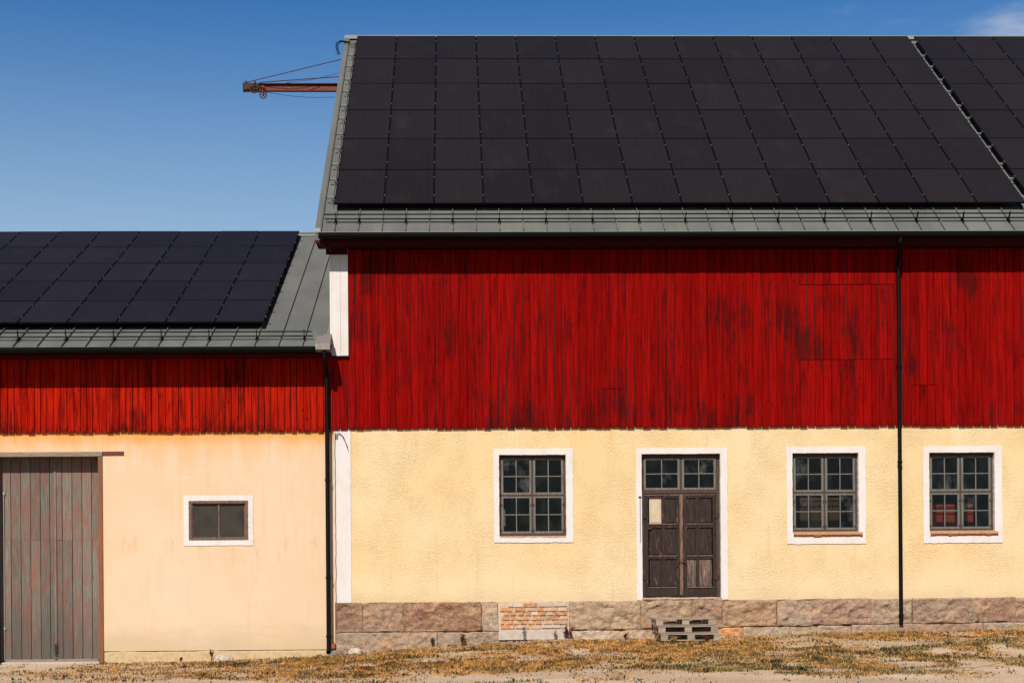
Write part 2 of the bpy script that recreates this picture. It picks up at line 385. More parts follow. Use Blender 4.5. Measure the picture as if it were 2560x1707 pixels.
FRAMER = m_oldwood('reddish brown frame', (.10, .05, .035), (.2, .12, .08), (.5, .2, .06), .45, (30, 30, 10))
DOORW = m_oldwood('tarred door wood', (.012, .0065, .0045), (.045, .022, .015), (.20, .11, .07), .7, (60, 60, 4))
DOORL = m_oldwood('worn door edge wood', (.10, .05, .033), (.26, .15, .10), (.03, .02, .015), .5)
GREYW = m_oldwood('weathered grey brown timber', (.20, .15, .11), (.31, .24, .18), (.24, .11, .06), .7, (5, 30, 30))
POSTW = m_oldwood('rusty orange post', (.30, .085, .018), (.17, .08, .04), (.08, .06, .045), .85, (30, 30, 3))
RUST = m_simple('rusty iron', (.06, .022, .014), .8, .1, .3, .7, 30); RUSTL = m_simple('rust red painted steel', (.17, .036, .018), .75, 0, .3, .4, 14)
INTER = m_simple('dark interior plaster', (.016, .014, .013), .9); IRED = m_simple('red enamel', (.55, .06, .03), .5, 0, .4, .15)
PALW = m_ocol('pallet wood', (.10, .065, .045), 1., .6, .5, .85, (3, 30, 30))
BACKING = m_simple('dark gap behind boards', (.012, .008, .007), .9)
SILLB = m_ocol('brick sill', (.30, .13, .07), 20, .5)
ROCK = m_ocol('rock', (.2, .15, .12), 14, .5, 1., .9, None, .2, .02)

# ------------------------------------------------------------------ ground
TX = np.array([-15, -9.3, -7.2, -5.25, -2.8, -.5, .87, 2.5, 4.6, 6.3, 7.6, 11.8, 17]); TZ = np.array([-.2, -.20, -.20, -.18, -.10, .07, .15, .19, .20, .235, .27, .32, .38])
def hsh(ix, iy, s):
    h = (ix.astype(np.int64)*374761393 + iy.astype(np.int64)*668265263 + s*974634777) & 0x7fffffff
    h = ((h ^ (h >> 13))*1274126177) & 0x7fffffff
    return ((h ^ (h >> 16)) & 0xffff)/65535.
def vnoise(x, y, s=0):
    ix = np.floor(x).astype(np.int64); iy = np.floor(y).astype(np.int64); fx = x-ix; fy = y-iy
    fx = fx*fx*(3-2*fx); fy = fy*fy*(3-2*fy)
    return (hsh(ix, iy, s)*(1-fx)+hsh(ix+1, iy, s)*fx)*(1-fy)+(hsh(ix, iy+1, s)*(1-fx)+hsh(ix+1, iy+1, s)*fx)*fy
def fbm(x, y, s=0, o=4):
    r = 0; a = .5; t = 0
    for i in range(o): r = r+a*vnoise(x*2**i, y*2**i, s+i*17); t += a; a *= .55
    return r/t
def sst(x, a, b): t = np.clip((x-a)/(b-a), 0, 1); return t*t*(3-2*t)
def gz(x, y):
    z0 = np.interp(x, TX, TZ); k = 1-sst(-y, .3, 8.5)
    near = np.exp(-np.maximum(0, np.abs(y+4)-8)/4)
    return (z0+.03)*k - .03 + near*((fbm(x*.7, y*.7, 3)-.5)*.06 + (fbm(x*4, y*4, 9)-.5)*.025)*sst(-y, .0, .6)
def turf_dry(x, y):
    d = -y; n = fbm(x*.55, y*.5, 21); n2 = fbm(x*1.6, y*1.0, 33)
    lim = np.interp(x, [-8.2, -7, -5.5, -3, 0, 3, 5, 6.5, 9, 14], [.3, 6.5, 7.5, 7.4, 7.2, 6.0, 5.2, 2.6, 2.3, 2.6])
    base = 1-sst(d, lim-.8, lim+.5)
    den = np.interp(x, [-8, -7, -5, -3.5, 0, 5, 8, 14], [0, .25, .42, .8, .92, .95, 1, 1])
    n3 = fbm(x*3.5, y*2.2, 35); m = base*den*(.25+.75*sst(n*.3+n2*.4+n3*.3, .40, .53))
    far = sst(x, 3, 6)*sst(d, lim-.2, lim+.5)*(1-sst(d, 7.4, 8.4))*.55*sst(n2, .42, .55)
    far2 = .22*sst(n2, .56, .64)*(1-sst(d, 8.2, 9.3))
    return np.maximum(np.maximum(m, far), far2)
def turf_green(x, y):
    d = -y; n = fbm(x*.5+7, y*.8, 41); n2 = fbm(x*1.7, y*2.1, 53)
    a = sst(x, 4.5, 7)*sst(d, 2.6, 3.4)*(1-sst(d, 6.4, 7.4))*sst(n*.55+n2*.45, .44, .54)
    b = sst(x, .5, 4)*sst(d, 5.4, 6.2)*(1-sst(d, 7.2, 8.2))*sst(n, .46, .58)
    c = .45*sst(n2*.6+n*.4, .58, .64)*sst(d, .5, 1.5)*(1-sst(d, 8.2, 9.2))*sst(x, -8, -6)
    e = sst(x, -5.3, -4.3)*(1-sst(x, -2.4, -1.6))*sst(d, .3, .8)*(1-sst(d, 1.6, 2.6))*.7*sst(n2, .4, .5)
    f = sst(x, 8.5, 9.3)*sst(d, 1.9, 2.6)*(1-sst(d, 3.6, 4.4))*.9*sst(n2, .35, .5)
    return np.maximum.reduce([a, b, c, e, f])
xs = np.concatenate([[-400, -150, -60, -30, -20], np.arange(-14, 15.01, .1), [17, 22, 32, 60, 150, 400]])
ys = np.concatenate([[-400, -150, -60, -36, -24, -18, -14], np.arange(-12, .41, .1), [1, 8, 20, 40, 100, 400, 1200]])
GX, GY = np.meshgrid(xs, ys); GZ = gz(GX, GY)
nx_, ny_ = len(xs), len(ys); vv = np.stack([GX, GY, GZ], -1).reshape(-1, 3)
ii = np.arange(nx_*ny_).reshape(ny_, nx_)
ff = np.stack([ii[:-1, :-1], ii[:-1, 1:], ii[1:, 1:], ii[1:, :-1]], -1).reshape(-1, 4)
me = bpy.data.meshes.new('ground'); me.from_pydata(vv.tolist(), [], ff.tolist()); me.update()
me.polygons.foreach_set('use_smooth', [True]*len(me.polygons)); me.materials.append(GROUND)
at = me.attributes.new('turf', 'FLOAT', 'POINT'); at.data.foreach_set('value', np.maximum(turf_dry(GX, GY), turf_green(GX, GY)*.9).reshape(-1).astype(np.float32))
gr = inst('ground', me, Matrix.Identity(4)); tag(gr, kind='structure')

def blades(name, dens, n, hmin, hmax, w, palette, label, cat, lean=.5, seed=1, mat=None, box=(-9.8, 13.2, -10.2, -.07), two=False):
    g = np.random.default_rng(seed)
    x = g.uniform(box[0], box[1], n); y = g.uniform(box[2], box[3], n)
    keep = g.uniform(0, 1, n) < dens(x, y); x = x[keep]; y = y[keep]; k = len(x)
    z = gz(x, y); h = g.uniform(hmin, hmax, k)*(.15+2.0*np.clip(fbm(x*3.2, y*2.4, 77)-.12, 0, 1)); a = g.uniform(0, 2*np.pi, k); la = g.uniform(0, 2*np.pi, k); ll = g.uniform(.1, 1, k)*lean*h
    ww = w*g.uniform(.6, 1.3, k)
    dx, dy = np.cos(a)*ww/2, np.sin(a)*ww/2; lx, ly = np.cos(la)*ll, np.sin(la)*ll
    P = np.zeros((k, 5, 3))
    P[:, 0] = np.stack([x-dx, y-dy, z-.01], -1); P[:, 1] = np.stack([x+dx, y+dy, z-.01], -1)
    P[:, 2] = np.stack([x-dx*.8+lx*.35, y-dy*.8+ly*.35, z+h*.6], -1); P[:, 3] = np.stack([x+dx*.8+lx*.35, y+dy*.8+ly*.35, z+h*.6], -1)
    P[:, 4] = np.stack([x+lx, y+ly, z+h], -1)
    b = np.arange(k)[:, None]*5
    me = bpy.data.meshes.new(name)
    me.vertices.add(k*5); me.vertices.foreach_set('co', P.reshape(-1).astype(np.float32))
    L = np.concatenate([b+0, b+1, b+3, b+2, b+2, b+3, b+4], 1).reshape(-1)
    me.loops.add(len(L)); me.loops.foreach_set('vertex_index', L.astype(np.int32))
    ls = (np.arange(k)[:, None]*7+np.array([0, 4])).reshape(-1); me.polygons.add(len(ls)); me.polygons.foreach_set('loop_start', ls.astype(np.int32))
    me.update(calc_edges=True)
    pal = np.array(palette); t = np.clip((fbm(x*3.2, y*2.0, seed+5)-.5)*2.0+.5+g.normal(0, .09, k), 0, .999)*len(pal); ci = pal[t.astype(int)]
    ci = ci*g.uniform(.86, 1.14, (k, 1)); cc = np.concatenate([ci, np.ones((k, 1))], 1)
    ca = me.attributes.new('Col', 'FLOAT_COLOR', 'POINT'); ca.data.foreach_set('color', np.repeat(cc, 5, 0).reshape(-1).astype(np.float32))
    me.materials.append(mat); o = inst(name, me, Matrix.Identity(4)); tag(o, label, cat, kind='stuff'); return o
GRM = m_attr('grass blade')
blades('dry_grass', turf_dry, 420000, .012, .055, .008, [(.10, .045, .018), (.34, .15, .04), (.20, .08, .025), (.66, .33, .08), (.80, .48, .14), (.55, .22, .045), (.76, .42, .11), (.36, .17, .05), (.10, .09, .025), (.055, .06, .018), (.66, .42, .14), (.26, .12, .04)],
       'golden brown dried grass along the foot of the barn walls', 'grass', 1.4, 3, GRM)
blades('green_grass', turf_green, 260000, .012, .045, .011, [(.085, .105, .025), (.045, .065, .016), (.12, .12, .03), (.24, .16, .05), (.035, .04, .014), (.10, .12, .03)],
       'low green grass patches on the sandy ground in front of the barn', 'grass', .9, 5, GRM)
def tall_d(x, y): return sst(x, 5, 8)*(1-sst(-y, .3, .9))*.9*sst(fbm(x*2, y*.5, 91), .42, .6)+.02*turf_dry(x, y)
blades('tall_grass', tall_d, 30000, .05, .17, .010, [(.50, .38, .10), (.35, .30, .07), (.6, .42, .16)], 'taller yellow grass tufts against the granite plinth at the right', 'grass', .5, 9, GRM)
def litter_d(x, y): return .30*turf_dry(x, y)+.03*(1-sst(-y, 8.8, 10))*sst(fbm(x*1.2, y*.9, 61), .45, .6)
blades('dead_leaves', litter_d, 110000, .012, .035, .032, [(.20, .07, .03), (.12, .05, .03), (.08, .05, .03), (.3, .13, .05)], 'brown dead leaf litter scattered through the dry grass', 'leaf litter', 1.6, 13, GRM)

def cover_d(x, y): return (.9*turf_green(x, y)+.5*turf_dry(x, y))*sst(fbm(x*2.6+3, y*2.2, 113), .56, .64)
blades('ground_cover', cover_d, 70000, .03, .06, .035, [(.035, .045, .014), (.06, .075, .02), (.09, .06, .025), (.05, .03, .018), (.03, .035, .012)], 'dark broad-leaved weeds forming low clumps among the grass', 'ground cover', 1.3, 17, GRM)
# pebbles
mb = MB(); g_ = random.Random(4)
for i in range(2600):
    x = g_.uniform(-9.8, 12.8); y = -g_.uniform(.15, 10)
    if float(turf_dry(np.array([x]), np.array([y]))[0]) > .5 and g_.random() < .8: continue
    r = g_.uniform(.008, .022)*(2 if g_.random() < .04 else 1); z = float(gz(np.array([x]), np.array([y]))[0])
    q = [g_.uniform(.6, 1.2)*r for _ in range(6)]
    mb.add([(x-q[0], y, z), (x+q[1], y, z), (x, y-q[2], z), (x, y+q[3], z), (x, y, z+q[4]*.9), (x, y, z-.01)],
           [(0, 2, 4), (2, 1, 4), (1, 3, 4), (3, 0, 4), (0, 5, 2), (2, 5, 1), (1, 5, 3), (3, 5, 0)])
mb.build('gravel', ROCK, None, (0, 0, 0), color=(.42, .33, .26), label='pale loose pebbles scattered over the sandy yard', cat='gravel', kind='stuff')

# ------------------------------------------------------------------ building pieces
def wall_holes(mb, x0, x1, z0, z1, holes, y0, y1, zc=()):
    X = sorted({x0, x1, *[h[0] for h in holes], *[h[1] for h in holes]}); Z = sorted({z0, z1, *[h[2] for h in holes], *[h[3] for h in holes]})
    ins = lambda a, b: any(h[0] < a < h[1] and h[2] < b < h[3] for h in holes)
    for a, b in zip(X, X[1:]):
        for c, d in zip(Z, Z[1:]):
            if ins((a+b)/2, (c+d)/2): continue
            for y in (y0, y1): mb.add([(a, y, c), (b, y, c), (b, y, d), (a, y, d)], [(0, 1, 2, 3)])
    for a, b, c, d in [(x0, x1, z0, z1)]+list(holes):
        mb.add([(a, y0, c), (b, y0, c), (b, y0, d), (a, y0, d), (a, y1, c), (b, y1, c), (b, y1, d), (a, y1, d)], [(0, 1, 5, 4), (1, 2, 6, 5), (2, 3, 7, 6), (3, 0, 4, 7)][1 if c == z0 else 0:])
def ring(mb, o, i, y0, y1, jit=.007, n=26, bottom=True):
    """surround band between outer rect o and inner rect i (x0,x1,z0,z1)"""
    def loop(r, j, sd):
        q = random.Random(sd); pts = []
        for (ax, az), (bx, bz) in (((r[0], r[2]), (r[1], r[2])), ((r[1], r[2]), (r[1], r[3])), ((r[1], r[3]), (r[0], r[3])), ((r[0], r[3]), (r[0], r[2]))):
            for k in range(n):
                t = k/n; jj = 0 if k == 0 else j
                pts.append((ax+(bx-ax)*t+q.uniform(-jj, jj), az+(bz-az)*t+q.uniform(-jj, jj)))
        return pts
    O = loop(o, jit, int(o[0]*100)); I = loop(i, jit*.5, int(i[0]*100)+1); m = len(O)
    vs = [(p[0], y, p[1]) for p, y in [(p, y0) for p in O]+[(p, y0) for p in I]+[(p, y1) for p in O]+[(p, y1) for p in I]]
    fs = []
    for k in range(m):
        k2 = (k+1) % m
        if not bottom and k < n: continue
        fs += [(k, k2, m+k2, m+k), (k, 2*m+k, 2*m+k2, k2), (m+k, m+k2, 3*m+k2, 3*m+k), (2*m+k, 3*m+k, 3*m+k2, 2*m+k2)]
    mb.add(vs, fs)
def rough_stone(x0, x1, z0, z1, y, seed, amp=.03, sl=0., nres=36, cx=0.):
    """granite block with a hewn, bulging front face"""
    mb = MB(); w = x1-x0; h = z1-z0; nx = max(8, int(w*nres)); nz = max(6, int(h*nres*1.2))
    o3 = Vector((seed*13.7, seed*5.1, seed*2.3)); vs = []
    for j in range(nz+1):
        for i in range(nx+1):
            u, v = i/nx, j/nz
            x = x0+w*u+sl*(.5-v)*(1-abs(2*u-1)**8 if 0 else 1)*(1 if u > .5 else 0)*abs(2*u-1); z = z0+h*v
            p = Vector((x, 0, z)); e = min(u*w, (1-u)*w, v*h, (1-v)*h)
            ed = min(1, .25+e/.03)
            n1 = mnoise.fractal(p*3.1+o3, 1., 2.1, 5); n2 = 1-abs(mnoise.noise(p*2.4+o3*1.7))*2; n3 = mnoise.noise(p*14+o3)
            n4 = mnoise.noise(p*1.3+o3*2); n5 = mnoise.noise(Vector((x*1.6+z*2.2, z*4.5-x*1.2, seed*3.3))); d = amp*(n1*1.3+max(0, n2-.5)*1.4-max(0, n4-.2)*2.2-(.9*max(0, 1-abs(n5)*6)*max(0, n1+.25)))+.02*mnoise.fractal(p*9+o3, 1., 2.1, 3)+.006*n3
            wob = .006*mnoise.noise(p*9+o3*3)
            vs.append((x+wob*(u in (0., 1.)), y-(d*ed)+.018*(1-ed)**2, z+(.008*mnoise.noise(p*6+o3)+.012*mnoise.noise(Vector((x*2.2, 0, 7))))*(v in (0., 1.))))
    k = len(vs); W_ = nx+1
    fs = [(j*W_+i, j*W_+i+1, (j+1)*W_+i+1, (j+1)*W_+i) for j in range(nz) for i in range(nx)]
    mb.add(vs, fs)
    per = [(i, 0) for i in range(nx)]+[(nx, j) for j in range(nz)]+[(i, nz) for i in range(nx, 0, -1)]+[(0, j) for j in range(nz, 0, -1)]
    idx = [j*W_+i for i, j in per]; b = len(mb.v); mb.v += [(mb.v[q][0], .12, mb.v[q][2]) for q in idx]
    for t in range(len(idx)):
        t2 = (t+1) % len(idx); mb.f.append([idx[t], b+t, b+t2, idx[t2]]); mb.m.append(0)
    return mb

def boards(parent, x0, x1, pitch, zb, zt, y, splits=None, seed=1, mat=None):
    q = random.Random(seed); x = x0
    while x < x1-.03:
        w = pitch*q.uniform(.92, 1.08); w = min(w, x1-x)
        gap = q.choice((.005, .007, .010, .012, .014, .017)); cx = x+w/2
        cuts = [(zb+q.uniform(-.016, .012), zt)]
        for (a, b, c, d, kind) in (splits or []):
            if a < cx < b:
                z0, z1 = cuts[0]
                if kind == 'hatch': cuts = [(z0, c-.008), (c+.004, d-.004), (d+.012, z1)]
                else: cuts = [(z0, c-.006), (c+.005, z1)]
        for k, (c, d) in enumerate(cuts):
            dy = q.uniform(-.003, .004) + (-.006 if (len(cuts) == 3 and k == 1) else 0); g2 = gap*(1.3 if (len(cuts) == 3 and k == 1) else 1)
            tl = q.uniform(-.0015, .0015)
            a, b = x+g2/2, x+w-g2/2; ch = .004; yf = y+dy; yb = y+.030
            pts = [(a, yb), (a, yf+ch), (a+ch, yf+tl), (b-ch, yf-tl), (b, yf+ch), (b, yb)]
            MB().prism(pts, 'z', c, d).build('board', mat or RED, parent)
        x += w

# ======================================================================= MAIN BARN
MX0, MX1 = -2.46, 17.0
TH = math.atan2(6.3255, 8.043)
def main_roof(y): return 9.131+(y-.256)*.78647
RIDGE_Y = 8.55
barn = empty('barn', (7, 0, 0), 'long two-storey barn with red board upper wall above yellow roughcast and granite plinth', 'barn')
H1 = (.919, 2.300, 2.344, 4.023); H3 = (7.003, 8.380, 2.376, 4.024); H4 = (9.861, 11.228, 2.377, 4.019); HD = (3.870, 5.502, 1.06, 4.025)
ex = lambda h, e=.012: (h[0]-e, h[1]+e, h[2]-e, h[3]+e)
mb = MB(); wall_holes(mb, MX0, MX1, .95, 4.595, [ex(H1), ex(H3), ex(H4), (HD[0]-.012, HD[1]+.012, .95, HD[3]+.012)], 0, .42)
mb.build('plaster_wall', PL_MAIN, barn)
box_obj('plinth_core', MORTAR, barn, MX0+.01, MX1, .0, .42, -.6, .949, color=(.20, .13, .085))
upper = box_obj('upper_wall', BACKING, barn, MX0, MX1, -.012, .15, 4.60, 8.26)
HATCH = (7.10, 9.14, 5.956, 7.501, 'hatch')
boards(upper, -2.50, MX1, .1632, 4.563, 8.25, -.042, [HATCH, (3.10, 3.60, 5.374, 0, 'cut'), (9.46, 10.04, 5.415, 0, 'cut')], 3)
# gables, back wall, inner floors
def gable(x0, x1, yb, ze, zr, ym, mat, name='gable_wall', parent=None, y0=0.):
    MB().prism([(y0, -.6), (yb, -.6), (yb, ze), (ym, zr), (y0, ze)], 'x', x0, x1).build(name, mat, parent)
gable(MX0+.005, MX0+.3, 17.0, 8.7, 15.3, RIDGE_Y, RED, 'gable_wall', barn, .43)
gable(MX1-.3, MX1-.005, 17.0, 8.7, 15.3, RIDGE_Y, RED, 'gable_wall', barn, .43)
box_obj('back_wall', RED, barn, MX0+.3, MX1-.3, 16.8, 17.0, -.6, 8.7)
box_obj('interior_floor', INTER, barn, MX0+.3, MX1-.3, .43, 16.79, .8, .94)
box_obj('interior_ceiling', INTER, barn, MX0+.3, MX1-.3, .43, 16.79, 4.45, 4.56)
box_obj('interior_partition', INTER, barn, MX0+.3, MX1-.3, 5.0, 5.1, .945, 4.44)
# white painted corner strip of the plaster
mb = MB(); n = 40; q = random.Random(5)
L = [(-2.472+q.uniform(-.002, .002), 1.005+3.56*i/n) for i in range(n+1)]; Rr = [(-2.135+q.uniform(-.005, .005), 1.005+3.56*i/n) for i in range(n+1)]
vs = [(p[0], -.012, p[1]) for p in L+Rr]+[(p[0], .02, p[1]) for p in L+Rr]; k = n+1; fs = []
for i in range(n): fs += [(i, k+i, k+i+1, i+1), (k+i, 3*k+i, 3*k+i+1, k+i+1), (i, i+1, 2*k+i+1, 2*k+i)]
fs += [(0, 2*k, 3*k, k), (n, k+n, 3*k+n, 2*k+n)]
mb.add(vs, fs); mb.build('white_corner_strip', WHITE, barn)
# white corner boards
cb = MB().box(-2.485, -2.318, -.085, -.046, 6.07, 8.262).box(-2.314, -2.158, -.083, -.046, 6.073, 8.262).build('corner_board', WHITEB, barn)
box_obj('corner_board_side', WHITEB, barn, -2.53, -2.487, -.085, .10, 6.075, 8.26)
box_obj('corner_board_gap_shade', DARK, barn, -2.50, -2.145, -.09, -.046, 6.04, 6.066)  # solid black strip standing in for the shaded gap under these boards

# plinth stones
us = [-2.46, -1.914, -1.079, .537, .872]; lw_ = [-2.463, -.374, .872]
pl = empty('plinth', (4.6, 0, 0), parent=barn)
PALS = [(.30, .20, .145), (.34, .25, .19), (.27, .17, .12), (.36, .27, .205), (.32, .235, .18), (.29, .21, .16)]
def stone(a, b, c, d, s, amp=.03, colr=None, sl=0., lab=None):
    o = rough_stone(a+.003, b-.003, c+.004, d-.004, -.055+((s*37) % 11-5)*.005, s, amp, sl).build('stone', STONE, pl, smooth=True, color=colr or PALS[s % 6])
    if lab: o['label'] = lab
for i, (a, b) in enumerate(zip(us, us[1:])): stone(a, b, .395 if i < 2 else .40, 1.005, i+1, .035 if i < 3 else .015, [(.22, .13, .09), (.30, .20, .15), (.23, .12, .075), (.40, .33, .27)][i], sl=.03)
for i, (a, b) in enumerate(zip(lw_, lw_[1:])): stone(a, b, -.35, .39, 20+i, .022, [(.31, .25, .20), (.29, .24, .20)][i])
us2 = [2.345, 3.83, 4.89, 5.513, 6.649, 7.375, 8.614, 9.477, 10.788, 11.636, 13.0, 14.2, 15.6, 17.0]
for i, (a, b) in enumerate(zip(us2, us2[1:])): stone(a, b, .40+.012*min(i, 8), 1.0+.004*(i % 3), 40+i, .04, [(.36, .28, .21), (.31, .22, .16), (.27, .18, .13), (.31, .20, .13), (.31, .25, .21), (.28, .19, .15), (.33, .26, .21), (.27, .20, .16), (.23, .135, .10), (.29, .2, .15), (.33, .24, .18), (.3, .2, .15), (.3, .22, .17)][i])
lw2 = [2.345, 3.512, 4.225, 5.40, 5.946, 6.896, 8.198, 8.992, 9.746, 10.961, 12.16, 13.6, 15.2, 17.0]
for i, (a, b) in enumerate(zip(lw2, lw2[1:])): stone(a, b, -.25, .392+.012*min(i, 8), 60+i, .015, [(.48, .41, .34), (.42, .34, .27), (.34, .27, .21), (.62, .30, .11), (.36, .30, .24), (.35, .28, .22), (.33, .26, .21), (.28, .20, .16), (.27, .18, .15), (.33, .27, .22), (.34, .26, .2), (.3, .22, .18), (.33, .26, .2)][i],
    lab='orange stained low plinth stone' if i == 3 else None)
# brick infill
bi = box_obj('brick_infill', MORTAR, barn, .875, 2.342, -.02, .04, .20, 1.0, color=(.56, .41, .29))
rows = [(14.9, 8.9, [(195, 245), (248, 345), (350, 485), (497, 640), (645, 782)]),
        (0, 0, [(115, 240), (262, 370), (378, 472), (476, 548), (552, 690), (697, 768), (775, 797)]),
        (0, 0, [(147, 208), (212, 278), (284, 355), (362, 420), (430, 500), (504, 575), (580, 645), (652, 785)]),
        (0, 0, [(125, 268), (273, 412), (420, 530), (535, 560), (565, 705), (710, 790)]),
        (0, 0, [(118, 155), (162, 245), (250, 308), (315, 385), (392, 458), (464, 535), (545, 635), (642, 785)]),
        (0, 0, [(120, 262), (267, 412), (420, 520), (526, 718), (724, 780)])]
fx = lambda u: .888+(u-102)/(798-102)*(2.33-.888)
q = random.Random(9); zt_ = .965
for k, (_, _, bs) in enumerate(rows):
    zz = zt_-k*.0895
    for a, b in bs:
        cc = q.choice([(.56, .22, .07), (.60, .26, .09), (.52, .30, .17), (.55, .38, .26), (.50, .20, .08), (.58, .44, .33), (.54, .24, .09)])
        xa, xb = fx(a)+.006, fx(b)-.006; yy = -.04-q.uniform(0, .014); t = q.uniform(-.004, .004); h = .072+q.uniform(-.006, .004)
        MB().prism([(xa, zz-h+t), (xb, zz-h-t), (xb-.003, zz+t), (xa+.004, zz-t*.5)], 'y', yy, .0).build('brick', BRICK, bi, color=cc)
box_obj('concrete_slab', m_ocol('concrete', (.36, .29, .24), 10, .4), barn, .885, 2.335, -.075, .028, .215, .425, color=(.56, .46, .38))

# ---------- windows and doors
def sash(parent, x0, x1, z0, z1, y, nx, nz, st=.042, mu=.02, mat=None, th=.035, pmat=None):
    mat = mat or SASH; mb = MB()
    mb.box(x0, x0+st, y, y+th, z0, z1).box(x1-st, x1, y, y+th, z0, z1)
    mb.box(x0+st, x1-st, y+.002, y+th, z0, z0+st).box(x0+st, x1-st, y+.002, y+th, z1-st*.8, z1)
    a, b, c, d = x0+st, x1-st, z0+st, z1-st*.8
    for i in range(1, nx): cx = a+(b-a)*i/nx; mb.box(cx-mu/2, cx+mu/2, y+.008, y+th-.005, c, d)
    for j in range(1, nz): cz = c+(d-c)*j/nz; mb.box(a, b, y+.011, y+th-.007, cz-mu/2, cz+mu/2)
    mb.build('sash', mat, parent)
    for i in range(nx):
        for j in range(nz):
            pa, pb = a+(b-a)*i/nx, a+(b-a)*(i+1)/nx; pc, pd = c+(d-c)*j/nz, c+(d-c)*(j+1)/nz
            tw = random.uniform(-.002, .002)
            MB().prism([(pa+.003, y+.020+tw), (pb-.003, y+.020-tw), (pb-.003, y+.023-tw), (pa+.003, y+.023+tw)], 'z', pc+.003, pd-.003).build('pane', pmat or PANE, parent)
def window(parent, O, I, sill, mat=None, label=None):
    w = MB(); ring(w, O, I, -.016, .10); w = w.build('window', WHITE, parent)
    if label: w['label'] = label
    x0, x1, z0, z1 = I; y = .10
    fr = MB(); fr.box(x0, x0+.045, y-.01, y+.09, z0+.06, z1-.07).box(x1-.045, x1, y-.01, y+.09, z0+.06, z1-.07).box(x0, x1, y-.012, y+.09, z1-.07, z1).box(x0, x1, y-.014, y+.09, z0, z0+.06)
    cx = (x0+x1)/2; cz = z0+(z1-z0)*.505
    fr.box(cx-.018, cx+.018, y-.005, y+.08, z0+.06, z1-.07).box(x0+.045, cx-.018, y-.007, y+.08, cz-.02, cz+.015).box(cx+.018, x1-.045, y-.007, y+.08, cz-.02, cz+.015)
    fr.build('frame', FRAMEW, w)
    for a, b in ((x0+.047, cx-.02), (cx+.02, x1-.047)):
        sash(w, a, b, z0+.062, cz-.022, y-.012, 2, 2, mat=mat); sash(w, a, b, cz+.017, z1-.072, y-.012, 2, 2, mat=mat)
    hg = MB()
    for hx in (x0+.047, x1-.067, cx-.035, cx+.02):
        for hz in (z0+.62, z0+.10): hg.box(hx, hx+.02, y-.018, y-.0125, hz, hz+.05)
    hg.build('hinges', RUST, w)
    if sill:
        s = MB(); q = random.Random(int(x0*10)); sx0, sx1 = x0+.015, x1+.05+.02*q.random(); n = 36; top = z0+.012; vs = []; fs = []
        for i in range(n+1):
            x = sx0+(sx1-sx0)*i/n; d = .105+.035*mnoise.noise(Vector((x*5, 3, x0)))+q.uniform(-.012, .008); rag = q.uniform(0, .018)
            vs += [(x, .09, top+.012), (x, -.062, top-.014), (x, -.066, top-.055), (x, -.05+rag*.6, top-d*.75), (x, -.016-.0, top-d)]
        for i in range(n):
            for j in range(4): fs.append((i*5+j, (i+1)*5+j, (i+1)*5+j+1, i*5+j+1))
        fs += [(0, 1, 2, 3, 4), tuple(n*5+j for j in (4, 3, 2, 1, 0))]
        s.add(vs, fs); s.build('sill', SILLB, w, color=(.60, .30, .15))
    else:
        s = MB(); q = random.Random(2); n = 24; vs = []; fs = []
        for i in range(n+1):
            x = x0+.02+(x1-x0-.03)*i/n; vs += [(x, .09, z0+.006), (x, -.02-.004*q.random(), z0+.001), (x, -.02, z0-.018-.02*q.random())]
        for i in range(n): fs += [(i*3, i*3+3, i*3+4, i*3+1), (i*3+1, i*3+4, i*3+5, i*3+2)]
        s.add(vs, fs); s.build('sill', SILLB, w, color=(.55, .34, .22))
    return w
BROWNSASH = m_oldwood('weathered brown window paint', (.12, .10, .08), (.2, .17, .14), (.09, .05, .035), .7)
w1 = window(barn, (.808, 2.449, 2.214, 4.146), H1, False, BROWNSASH, 'brown framed window with no sill')
w3 = window(barn, (6.881, 8.530, 2.140, 4.157), H3, True, None, 'grey framed window with orange brick sill and brown wood inside')
w4 = window(barn, (9.733, 11.386, 2.140, 4.152), H4, True, None, 'grey framed window with crumbling sill and red cupboard inside')
box_obj('paper_strip', m_simple('old grey paper', (.4, .34, .28), .9), w1, 1.01, 1.045, .118, .119, 2.56, 2.90)

